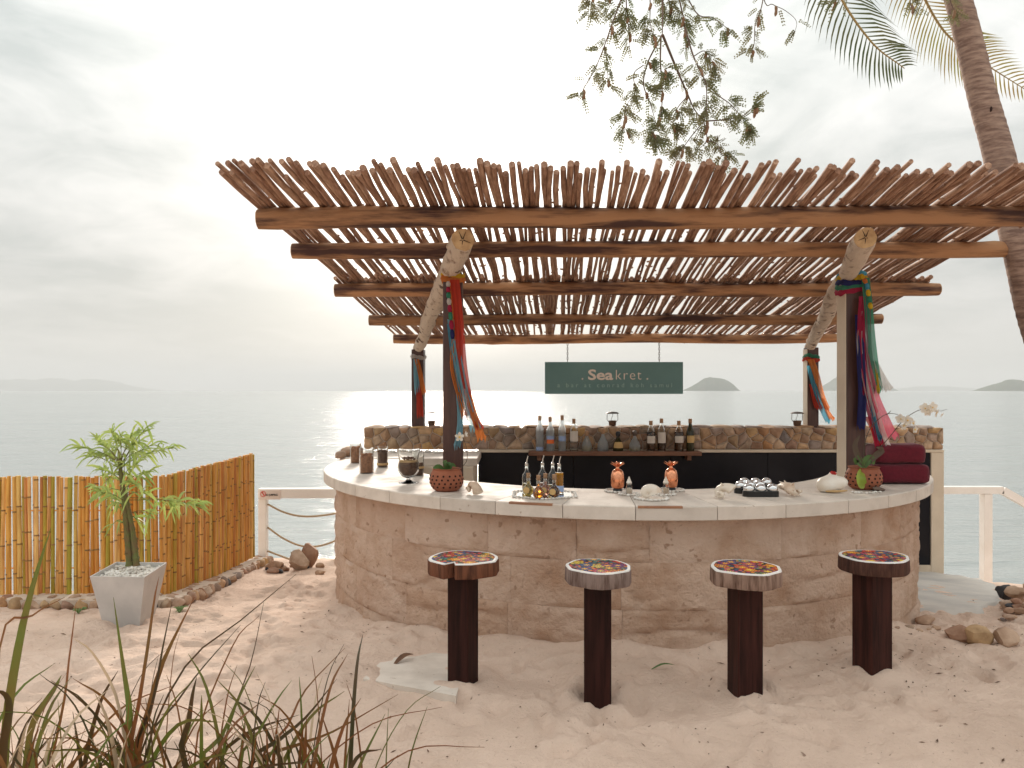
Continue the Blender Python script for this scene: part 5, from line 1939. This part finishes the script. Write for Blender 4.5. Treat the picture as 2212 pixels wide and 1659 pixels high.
ns = thing('warning_sign', (-2.85, GY - .056, zpx(1077, GY)), 'small NO JUMPING notice with red prohibition ring on the railing', 'sign')
plate = MB().bbox((P(562, 0, GY - .056).x, GY - .060, zpx(1077.5, GY)), (P(606, 0, GY - .056).x, GY - .053, zpx(1057, GY)), .001).build('plate', M['plate'], ns)
cc = P(568.2, 1067.2, GY - .062)
em = MB()
em.tube([cc + Vector((.031 * math.cos(a), 0, .031 * math.sin(a))) for a in [2 * math.pi * i / 24 for i in range(25)]], .0035, 6, cap=False)
em.tube([cc + Vector((-.021, 0, .021)), cc + Vector((.021, 0, -.021))], .0035, 6)
em.build('prohibition_ring', M['redink'], plate)
fig = MB().tube([cc + Vector((-.004, .001, .018)), cc + Vector((.002, .001, .004)), cc + Vector((.012, .001, -.004)), cc + Vector((.004, .001, -.018))], .004, 6)
fig.rock(cc + Vector((-.007, .001, .022)), (.005, .003, .005), sd=1)
fig.build('jumping_figure', M['redink'], plate)
text_obj('NO JUMPING', .034, M['blackink'], plate, P(576.5, 0, GY).x, zpx(1069.5, GY), GY - .0615, offset=.0008, width=P(603, 0, GY).x - P(576.5, 0, GY).x, extrude=.0008)
HYr = 9.3
hr = thing('handrail', (5.9, HYr, -.5), 'white handrail that slopes down to steps beside the back wall', 'railing')
MB().bbox((P(1990, 0, HYr).x, HYr - .05, zpx(1066, HYr)), (P(2164, 0, HYr).x, HYr + .05, zpx(1050.5, HYr)), .004).build('top_rail', M['white'], hr)
MB().bbox((P(2121.5, 0, HYr).x, HYr - .045, -.95), (P(2139.5, 0, HYr).x, HYr + .06, zpx(1066.5, HYr)), .004).build('post', M['white'], hr)
a, b = P(2163, 1058.5, HYr), P(2330, 1152, HYr)
d = (b - a).normalized()
u = Vector((d.z, 0, -d.x)) * -.046
MB().add([a + u + Vector((0, s, 0)) for s in (-.05, .05)] + [a - u + Vector((0, s, 0)) for s in (-.05, .05)] + [b + u + Vector((0, s, 0)) for s in (-.05, .05)] + [b - u + Vector((0, s, 0)) for s in (-.05, .05)],
         [(0, 2, 3, 1), (4, 5, 7, 6), (0, 4, 6, 2), (1, 3, 7, 5), (0, 1, 5, 4), (2, 6, 7, 3)]).build('sloping_rail', M['white'], hr)
MB().bbox((P(2310, 0, HYr).x, HYr - .05, -2.4), (P(2328, 0, HYr).x, HYr + .05, zpx(1140, HYr)), .004).build('post', M['white'], hr)

# ------------------------------------------------------------------ rocks
def rock(px, py, Y, r, label, sd, mt='rock', group=None, sink=.3, dx=0):
    X = (px - CX) / FPX * Y
    g = gh(X, Y)
    o = MB().rock((X, Y, g + r[2] * (1 - sink)), r, sd=sd).build('rock', M[mt], None, smooth=35)
    return tag(o, label, 'rock', group)
G1, G2 = 'rocks below the rope railing', 'stones heaped beside the path'
rock(594, 0, 8.15, (.115, .09, .07), 'brown half-buried boulder next to the railing post', 11, group=G1)
rock(645, 0, 8.25, (.13, .11, .13), 'large pinkish boulder below the middle of the ropes', 12, group=G1, sink=.2)
rock(668, 0, 8.45, (.11, .09, .16), 'upright tan boulder leaning behind the pinkish one', 14, group=G1, sink=.1)
rr = random.Random(12)
for k in range(22):
    px = rr.uniform(580, 742)
    sz = rr.uniform(.03, .075)
    rock(px, 0, rr.uniform(7.95, 8.6), (sz, sz * .8, sz * .6), 'small rubble stone in the row below the ropes', 200 + k, 'rock' if rr.random() < .8 else 'darkrock', G1)
# right: heap beside the path
heap = []
for k in range(58):
    px, Yk = rr.uniform(2130, 2290), rr.uniform(5.5, 7.1)
    if px < 2150 + (Yk - 5.5) * 20:
        px += 40
    sz = rr.uniform(.035, .085)
    hgt = max(0, (px - 2140) / 150) * .22 * rr.random()
    X = (px - CX) / FPX * Yk
    o = MB().rock((X, Yk, gh(X, Yk) + sz * .25 + hgt), (sz, sz * .8, sz * .55), sd=300 + k).build('rock', M['darkrock'] if rr.random() < .12 else M['rock'], None, smooth=35)
    tag(o, 'loose rounded stone in the heap beside the path', 'rock', G2)
for px, Yk, r, lab, m in ((2172, 6.35, (.085, .08, .075), 'nearly black boulder topping the stone heap', 'darkrock'), (2200, 6.2, (.11, .08, .06), 'long tan stone on the stone heap', 'rock')):
    X = (px - CX) / FPX * Yk
    tag(MB().rock((X, Yk, gh(X, Yk) + .13), r, sd=px).build('rock', M[m], None, smooth=35), lab, 'rock', G2)
rock(2068, 0, 4.98, (.085, .09, .085), 'grey-tan boulder half buried in the sand right of the last stool', 21, sink=.6)
rock(2112, 0, 4.92, (.092, .09, .10), 'rust-brown boulder half buried in the sand', 22, 'stone', sink=.5)
rock(2172, 0, 4.86, (.085, .08, .075), 'flat pale boulder half buried at the end of the row', 24, sink=.5)
rock(2000, 0, 5.55, (.08, .06, .05), 'small brown stone at the foot of the bar end', 26, sink=.4)
for k in range(26):
    px, Yk = rr.uniform(1925, 2190), rr.uniform(5.0, 5.7)
    X = (px - CX) / FPX * Yk
    if math.hypot(X - BC.x, Yk - BC.y) < BW + .06:
        continue
    sz = rr.uniform(.012, .035)
    tag(MB().rock((X, Yk, gh(X, Yk) + sz * .2), (sz, sz * .8, sz * .55), sd=500 + k).build('rock', M['rock'] if rr.random() < .7 else M['stone'], None, smooth=35), 'small chip of stone scattered on the sand by the bar end', 'rock', 'stone chips by the bar end')
# paving slab showing through the sand by the first stool
q = [onz(784, 1472, .012), onz(865, 1400, -.05), onz(1010, 1420, .0), onz(985, 1512, .012)]
mb = MB()
for v, dz in zip(q, (.026, .008, .006, .030)):
    mb.v.append(Vector((v.x, v.y, float(gz(v.x, v.y)) + dz)))
for v in q:
    mb.v.append(Vector((v.x, v.y, -.2)))
mb.f = [(3, 2, 1, 0), (0, 1, 5, 4), (1, 2, 6, 5), (2, 3, 7, 6), (3, 0, 4, 7)]
tag(mb.build('paving_slab', M['slab'], None), 'pale paving slab half drifted over by sand under the split-edged stool', 'paving slab')
# litter in the sand
mb = MB()
rr = random.Random(55)
for k in range(700):
    X, Yk = rr.uniform(-3.9, 4.2), 2.6 + 5.2 * rr.random() ** 1.3
    if math.hypot(X - BC.x, Yk - BC.y) < BW + .04:
        continue
    if rr.random() < .35:                           # more of it against the bar on the right
        X, Yk = rr.gauss(2.6, .8), rr.gauss(4.75, .35)
        if math.hypot(X - BC.x, Yk - BC.y) < BW + .05:
            continue
    s = rr.uniform(.0025, .008)
    a = rr.uniform(0, 6.28)
    z = gh(X, Yk) + .003
    L_ = s * rr.choice((1, 1, 1.6, 3.5))
    d, e = Vector((math.cos(a), math.sin(a), rr.uniform(-.1, .3))) * L_, Vector((-math.sin(a), math.cos(a), .2)) * s * .7
    c = Vector((X, Yk, z))
    mb.add([c - d, c - e, c + d, c + e, c + Vector((0, 0, s * .7))], [(0, 1, 4), (1, 2, 4), (2, 3, 4), (3, 0, 4)])
tag(mb.build('leaf_litter', M['debris'], None), 'tiny brown crumbs of leaf and twig strewn on the sand', kind='stuff')
def dryleaf(px, py, L_, a, label, m='leafdry', wd=.12):
    p = onz(px, py, .0)
    p.z = gh(p.x, p.y) + .012
    mb = MB()
    d = Vector((math.cos(a), math.sin(a), .12))
    leafblade(mb, [p - d * L_ / 2, p + Vector((0, 0, .018)), p + d * L_ / 2], L_ * wd, 7, Vector((0, -.3, 1)), .5)
    tag(mb.build('dry_leaf', M[m], None, smooth=180), label, 'leaf')
dryleaf(873, 1430, .16, .9, 'dry brown curled leaf on the sand by the split-edged stool')
dryleaf(1432, 1455, .15, .2, 'thin dark green fallen leaf between two stools', 'greenleaf', .05)
for px, py, lab in ((170, 1330, 'little grey-green weed at the foot of the kerb'), (388, 1338, 'tiny green weed on the sand right of the planter')):
    p = onz(px, py, -.12)
    p.z = gh(p.x, p.y)
    mb = MB()
    rr = random.Random(px)
    for k in range(16):
        a = rr.uniform(0, 6.28)
        d = Vector((math.cos(a), math.sin(a), 0))
        l = rr.uniform(.03, .07)
        leafblade(mb, [p, p + d * l * .5 + Vector((0, 0, l * .7)), p + d * l + Vector((0, 0, l * .6))], .006, 4, Vector((0, -.5, 1)))
    tag(mb.build('weed', M['weed'], None, smooth=180), lab, 'weed')

# ================================================================== PALM
TY = 5.65
palm = thing('palm_tree', (4.75, 5.9, gh(4.75, 5.9)), 'coconut palm with ringed grey-brown trunk growing up through the pergola corner', 'palm tree')
tp = [Vector((4.75, 5.75, -.5)), Vector((4.55, 5.70, .6)), P(2300, 860, TY), P(2243, 705, TY), P(2205, 550, TY), P(2160, 345, TY), P(2119, 196, TY), P(2070, 0, TY), P(2005, -200, TY), P(1935, -400, TY)]
n = 150
pts = spl(tp, n)
mb = MB()
rr = random.Random(2)
rad = []
for i in range(n):
    s = i / (n - 1)
    rad.append((.135 - .062 * s ** 1.2) * (1 + .025 * (i % 2) + .012 * rr.uniform(-1, 1)))
mb.tube(pts, rad, 20)
mb.build('trunk', M['trunk'], palm, smooth=60)
def wpt(y):                                           # knot holes in the trunk
    i = min(range(n), key=lambda k: abs(HY - (pts[k].z - EYE) / pts[k].y * FPX - y))
    return pts[i], rad[i]
for py, off in ((247, -.35), (597, -.25)):
    c, r = wpt(py)
    d = Vector((math.sin(off), -math.cos(off), 0))
    MB().rock(c + d * r * .97, (.012, .012, .022), sd=py).build('knot_hole', M['hole'], palm, smooth=60)
crown = pts[-1]
MB().rock(crown, (.13, .13, .22), sd=5).build('crown_heart', M['rachis'], palm, smooth=60)
def frond(ctrl, nleaf, ll, seed, mt, droop=.75, flat=False):
    rr = random.Random(seed)
    rp_ = spl(ctrl, 46)
    fr = MB().tube(rp_, [.020 - .017 * i / 45 for i in range(46)], 6).build('frond', M['rachis'], palm, smooth=60)
    mb = MB()
    for k in range(nleaf):
        s = .16 + .84 * k / nleaf
        i = min(int(s * 45), 44)
        f = s * 45 - i
        p = rp_[i].lerp(rp_[i + 1], f)
        t = (rp_[i + 1] - rp_[i]).normalized()
        L_ = ll * (math.sin(math.pi * (s * .865 + .12)) ** .6) * rr.uniform(.85, 1.1)
        sd = t.cross(Vector((0, .9, .2)) if flat else Vector((0, 0, 1)))
        sd = sd.normalized() if sd.length > .05 else Vector((1, 0, 0))
        for sg in (-1, 1):
            d0 = (sd * sg * .75 + t * .65 + Vector((0, 0, .05))).normalized()
            d1 = (d0 * (1 - droop) + Vector((0, 0, -1)) * droop + t * .25).normalized()
            q1 = p + d0 * L_ * .40
            q2 = q1 + (d0 * .5 + d1 * .5).normalized() * L_ * .3
            q3 = q2 + d1 * L_ * .32
            w = .0095
            nn = t.cross(d0).normalized()
            wv = d0.cross(nn).normalized() * w
            wv2 = t * w
            mb.add([p - wv2 * .4, p + wv2 * .4, q1 - wv2, q1 + wv2, q2 - wv2 * .8, q2 + wv2 * .8, q3], [(0, 1, 3, 2), (2, 3, 5, 4), (4, 5, 6)])
    lf = mb.build('leaflets', M[mt], fr)
    lf['kind'] = 'stuff'
frond([crown, P(1840, -360, 5.3), P(1775, -180, 5.15), P(1805, -30, 5.1), P(1880, 88, 5.1), P(1954, 148, 5.1)], 46, .42, 1, 'palmleaf', .35, True)
frond([crown, P(1935, -260, 6.1), P(1972, -70, 6.3), P(2030, 55, 6.4), P(2105, 122, 6.4), P(2225, 200, 6.4)], 56, .42, 2, 'palmdry', .15, True)
frond([crown, P(2060, -400, 5.5), P(2170, -300, 5.4), P(2240, -150, 5.4), P(2270, -20, 5.4)], 56, .55, 3, 'palmleaf', .5, True)
frond([crown, crown + Vector((.3, 1.0, .7)), crown + Vector((.5, 1.9, .9)), crown + Vector((.6, 2.7, .6))], 56, .6, 4, 'palmleaf', .6)
frond([crown, crown + Vector((.8, -.3, .8)), crown + Vector((1.6, -.5, .8)), crown + Vector((2.4, -.6, .2))], 56, .6, 5, 'palmleaf', .7)
frond([crown, crown + Vector((-.5, .5, .9)), crown + Vector((-1.1, 1.1, 1.2)), crown + Vector((-1.8, 1.6, 1.0))], 56, .6, 6, 'palmleaf', .6)
frond([crown, crown + Vector((.1, -.8, .9)), crown + Vector((.1, -1.6, 1.0)), crown + Vector((.2, -2.4, .6))], 56, .6, 7, 'palmleaf', .7)
frond([crown, crown + Vector((1.0, .6, .7)), crown + Vector((1.8, 1.1, .6)), crown + Vector((2.5, 1.5, .0))], 56, .6, 8, 'palmleaf', .7)

# ================================================================== OVERHANGING TREE
tree = thing('overhanging_tree', (6.3, 6.4, gh(6.3, 6.4)), 'feathery-leaved tree whose thin podded branches hang down above the roof', 'tree')
limb = spl([Vector((6.3, 6.4, -.8)), Vector((6.2, 6.3, 1.5)), Vector((5.7, 6.1, 3.6)), Vector((4.4, 5.9, 5.0)), Vector((3.0, 5.7, 5.35)), Vector((1.6, 5.5, 5.3)), Vector((.6, 5.4, 5.15))], 60)
MB().tube(limb, [.16 - .135 * (i / 59) ** .8 for i in range(60)], 12).build('trunk', M['bark'], tree, smooth=60)
TB = 5.45
def zx(x, y):                                        # crop pixels -> photograph pixels
    return (1209.7 + x * .2344, y * .2344)
BRS = [  # drooping branches (crop pixels) with start radius
    ([(945, -450), (945, -150), (945, 100), (943, 320)], .014, 0), ([(943, 320), (870, 450), (800, 600), (770, 780), (830, 950), (880, 1120)], .008, 7), ([(945, 320), (1060, 600), (1180, 880), (1240, 1010), (1325, 1115)], .010, 5),
    ([(1325, 1115), (1440, 1110), (1570, 1095), (1700, 1060), (1800, 960)], .006, 7), ([(1325, 1115), (1200, 1270), (1120, 1380), (1060, 1440)], .005, 6), ([(1325, 1115), (1350, 1290), (1250, 1400)], .005, 4), ([(1350, 1290), (1450, 1330), (1500, 1430), (1600, 1440)], .004, 6),
    ([(700, -400), (560, 0), (480, 220), (410, 420), (330, 620), (250, 760), (180, 900)], .008, 9), ([(410, 420), (430, 560), (440, 700), (430, 800)], .004, 4), ([(930, 330), (925, 560), (940, 800), (935, 1000), (880, 1180), (830, 1300)], .007, 11),
    ([(1000, -400), (1100, 0), (1150, 250), (1160, 480)], .010, 12), ([(1150, 250), (1230, 520), (1340, 760), (1350, 960), (1360, 1180)], .007, 13), ([(1340, 760), (1460, 880), (1580, 970), (1700, 1120), (1780, 1200)], .005, 9),
    ([(1080, -300), (1250, 110), (1400, 160), (1500, 230), (1560, 270)], .006, 8), ([(1900, -500), (1870, 0), (1800, 220), (1790, 400), (1765, 490)], .006, 7), ([(1870, -40), (1960, 40), (2080, 100), (2180, 200), (2150, 330)], .004, 1),
    ([(620, -400), (610, 0), (630, 250), (640, 480)], .008, 12), ([(800, -400), (830, 0), (830, 200), (860, 330)], .007, 9), ([(300, -400), (300, -50), (290, 40), (280, 90)], .006, 6), ([(450, -300), (440, 0), (460, 70)], .006, 5), ([(770, 600), (680, 680), (690, 850), (620, 960), (590, 1130), (620, 1230)], .004, 10),
    ([(1180, 880), (1080, 1000), (1040, 1130), (1060, 1200)], .004, 7), ([(1060, 600), (960, 640), (1010, 620)], .003, 4), ([(1230, 520), (1330, 470), (1400, 560), (1480, 700)], .004, 8), ([(900, -100), (1000, 0), (1020, 90), (1080, 180)], .005, 8),
    ([(3300, -200), (3230, 0), (3260, 90)], .006, 5), ([(3560, -200), (3600, 20), (3650, 120)], .006, 5), ([(2640, -120), (2560, -20), (2500, 30)], .004, 3), ([(880, 1120), (850, 1220), (900, 1300)], .003, 6)]
rr = random.Random(17)
fol = MB()
def pinna(p, d, L_, nl, hang):
    """one feather leaf: a midrib with paired leaflets"""
    d = d.normalized()
    side = d.cross(Vector((rr.uniform(-.3, .3), -1, rr.uniform(-.3, .3)))).normalized()
    nrm = side.cross(d)
    for k in range(nl):
        s = (k + .8) / nl
        c = p + d * L_ * s + Vector((0, 0, -hang * L_ * s * s))
        ll = L_ * .20 * (1 - .5 * abs(s - .45)) * rr.uniform(.8, 1.2)
        for sg in (-1, 1):
            e = (side * sg + d * .35 + nrm * rr.uniform(-.4, .4)).normalized() * ll
            w = d * ll * .46
            fol.add([c, c + e * .5 - w, c + e, c + e * .5 + w], [(0, 1, 2, 3)])
for bi, (pix, r0, nleaf) in enumerate(BRS):
    dY0 = ((bi * 37) % 11 - 5) * .045
    ctrl = [P(*zx(x, y), TB + dY0 * (i / max(1, len(pix) - 1))) for i, (x, y) in enumerate(pix)]
    if pix[0][1] < -20:                              # spring from the limb overhead
        q = min(limb, key=lambda v: (v - ctrl[0]).length)
        ctrl = [q] + ctrl
    bp = spl(ctrl, 26)
    MB().tube(bp, [max(r0 * (1 - .75 * i / 25), .0016) for i in range(26)], 6).build('branch', M['bark'], tree, smooth=60)
    for k in range(int(nleaf * 3.0)):
        s = .30 + .70 * rr.random()
        i = min(int(s * 25), 24)
        p = bp[i]
        t = (bp[i + 1] - bp[i]).normalized()
        d = (t * .35 + Vector((rr.uniform(-1, 1), rr.uniform(-.6, .6), rr.uniform(-.9, .45)))).normalized()
        # a leaf stalk that splits into two or three feathers
        st = rr.uniform(.01, .04)
        q = p + d * st
        for _ in range(rr.choice((1, 2, 2, 3))):
            pinna(q, d + Vector((rr.uniform(-.6, .6), rr.uniform(-.3, .3), rr.uniform(-.5, .3))), rr.uniform(.055, .105), rr.randint(5, 8), rr.uniform(.05, .35))
    if nleaf:
        for k in range(max(1, int(nleaf * .30))):
            p = bp[rr.randrange(9, 26)]
            L_ = rr.uniform(.045, .085)
            q = p + Vector((rr.uniform(-.02, .02), rr.uniform(-.02, .02), -L_))
            MB().tube(spl([p, p.lerp(q, .3) + Vector((.008, 0, 0)), p.lerp(q, .7) + Vector((.006, 0, 0)), q], 7), [.003, .009, .012, .010, .012, .010, .004], 7).build('seed_pod', M['pod'], tree, smooth=60)
for _ in range(2600):                                # unseen rest of the crown, added to shade the right of the bar
    while True:
        v = Vector((rr.uniform(-1, 1), rr.uniform(-1, 1), rr.uniform(-1, 1)))
        if .35 < v.length < 1 and mnoise.noise(v * 2.3) > -.12:
            break
    c = Vector((7.3 + v.x * 2.3, 5.1 + v.y * 1.9, 6.0 + v.z * 1.6))
    pinna(c, Vector((rr.uniform(-1, 1), rr.uniform(-1, 1), rr.uniform(-.9, .3))), rr.uniform(.14, .24), 5, .2)
fo = fol.build('foliage', M['leaf'], tree)
fo['kind'] = 'stuff'

# ================================================================== FOREGROUND GRASS
def blade(par, ctrl, w, mt, seed, n=12):
    pts = spl(ctrl, n + 1)
    mb = MB()
    rr = random.Random(seed)
    ph = rr.uniform(-.5, .5)
    for i, p in enumerate(pts):
        s = i / n
        t = (pts[min(i + 1, n)] - pts[max(i - 1, 0)]).normalized()
        sd = t.cross(Vector((math.sin(ph), -math.cos(ph), .15))).normalized()
        k = w * min(1, .55 + s * 2.2) * (1 - s ** 2.6) + .0006
        fd = sd.cross(t) * k * .35
        mb.v += [p - sd * k + fd, p, p + sd * k + fd]
    for i in range(n):
        q = i * 3
        mb.f += [(q, q + 1, q + 4, q + 3), (q + 1, q + 2, q + 5, q + 4)]
    return mb.build('blade', M[mt], par, smooth=180)
rg_ = random.Random(91)
mats = ['grassg', 'grassr', 'grassd', 'grassd', 'grassr', 'grassg', 'grassp']
def clump(cx, cy, label, n, spread, specials):
    g = gh(cx, cy)
    t = thing('grass_clump', (cx, cy, g), label, 'grass', 'clumps of long-bladed grass in the foreground')
    k = 0
    for pix, w, mt, Yt in specials:                   # the blades one can follow in the photograph
        tip = [P(x, y, cy + (Yt - cy) * (i + 1) / len(pix)) for i, (x, y) in enumerate(pix)]
        b0 = Vector((cx + (tip[0].x - cx) * .4, cy, g))
        blade(t, [b0] + tip, w, mt, k)
        k += 1
    for _ in range(n):
        a = rg_.uniform(0, 6.28)
        lean = rg_.uniform(.1, 1.0) * spread
        h = rg_.uniform(.33, .60)
        b0 = Vector((cx + rg_.gauss(0, .09), cy + rg_.gauss(0, .09), g))
        d = Vector((math.cos(a), math.sin(a) * .7, 0))
        c1 = b0 + d * lean * .25 + Vector((0, 0, h * .6))
        c2 = b0 + d * lean * .62 + Vector((0, 0, h * (1.05 - .15 * lean)))
        c3 = b0 + d * lean * 1.05 + Vector((0, 0, h * (1.30 - .45 * lean)))
        blade(t, [b0, c1, c2, c3], rg_.choice((.0016, .0022, .003, .0045, .006, .008)), rg_.choice(mats), k)
        k += 1
    for _ in range(n):                               # short dense growth low in the clump
        a = rg_.uniform(0, 6.28)
        h = rg_.uniform(.30, .50)
        b0 = Vector((cx + rg_.gauss(0, .16), cy + rg_.gauss(0, .12), g))
        d = Vector((math.cos(a), math.sin(a) * .7, 0)) * rg_.uniform(.05, .30)
        blade(t, [b0, b0 + d * .4 + Vector((0, 0, h * .6)), b0 + d + Vector((0, 0, h))], rg_.choice((.003, .005, .007, .009)), rg_.choice(mats[:6]), k)
        k += 1
    return t
clump(-1.62, 2.35, 'long green and rust grass clump at the frame corner beside a broad upright blade', 48, .55,
      [([(12, 1600), (40, 1400), (70, 1270), (110, 1140)], .014, 'grassg', 2.5), ([(60, 1650), (75, 1560), (118, 1490), (133, 1458)], .016, 'grassg', 2.4), ([(5, 1650), (20, 1540), (12, 1500), (-20, 1490)], .012, 'grassd', 2.2),
       ([(40, 1680), (50, 1600), (60, 1560)], .010, 'grassp', 2.2), ([(0, 1400), (70, 1330), (140, 1290)], .004, 'grassr', 2.5), ([(130, 1560), (150, 1420), (165, 1300)], .004, 'grassr', 2.6)])
clump(-1.12, 2.40, 'central long grass clump with tall rust-brown blades', 46, .55,
      [([(275, 1640), (280, 1540), (268, 1450), (245, 1290)], .011, 'grassg', 2.5), ([(285, 1640), (300, 1530), (320, 1400), (335, 1290), (344, 1245)], .009, 'grassr', 2.6), ([(295, 1650), (320, 1540), (352, 1430), (420, 1290)], .012, 'grassr', 2.6), ([(290, 1650), (330, 1520), (352, 1400), (372, 1300)], .006, 'grassd', 2.6),
       ([(300, 1640), (380, 1520), (440, 1440), (520, 1350)], .004, 'grassd', 2.7), ([(280, 1650), (250, 1500), (200, 1410), (160, 1380)], .005, 'grassp', 2.4), ([(310, 1650), (400, 1440), (520, 1340), (640, 1240)], .0032, 'grassd', 2.8), ([(270, 1650), (220, 1560), (160, 1500), (110, 1470)], .005, 'grassd', 2.4)])
clump(-.72, 2.45, 'outer long grass clump arching out over the open sand', 44, .62,
      [([(400, 1650), (408, 1560), (416, 1500), (425, 1462)], .009, 'grassd', 2.5), ([(440, 1660), (480, 1590), (520, 1500), (552, 1438)], .008, 'grassg', 2.6), ([(540, 1660), (600, 1600), (660, 1550), (728, 1466)], .008, 'grassd', 2.7), ([(560, 1660), (640, 1610), (720, 1580), (860, 1500)], .006, 'grassr', 2.8),
       ([(520, 1660), (560, 1580), (600, 1510), (630, 1470)], .005, 'grassg', 2.6), ([(560, 1660), (620, 1570), (660, 1490), (745, 1400)], .0045, 'grassr', 2.8), ([(420, 1650), (500, 1400), (560, 1330)], .0028, 'grassr', 2.8), ([(470, 1660), (540, 1440), (570, 1300)], .0025, 'grassd', 2.8)])
clump(-1.36, 2.2, 'short dense grass tuft between the taller clumps', 40, .5, [])

# ================================================================== HAZE
hb = MB().box((-17000, -17000, -12), (17000, 17000, 360)).build('haze', None)
tag(hb, 'thin pale sea haze filling the air', kind='stuff')
hm = bpy.data.materials.new('haze')
hm.use_nodes = True
T = hm.node_tree
T.nodes.clear()
pv = T.nodes.new('ShaderNodeVolumePrincipled')
pv.inputs['Color'].default_value = (.62, .635, .645, 1)
pv.inputs['Density'].default_value = .00015
pv.inputs['Anisotropy'].default_value = .1
ho = T.nodes.new('ShaderNodeOutputMaterial')
T.links.new(pv.outputs[0], ho.inputs['Volume'])
hb.data.materials.append(hm)
hb.display_type = 'WIRE'
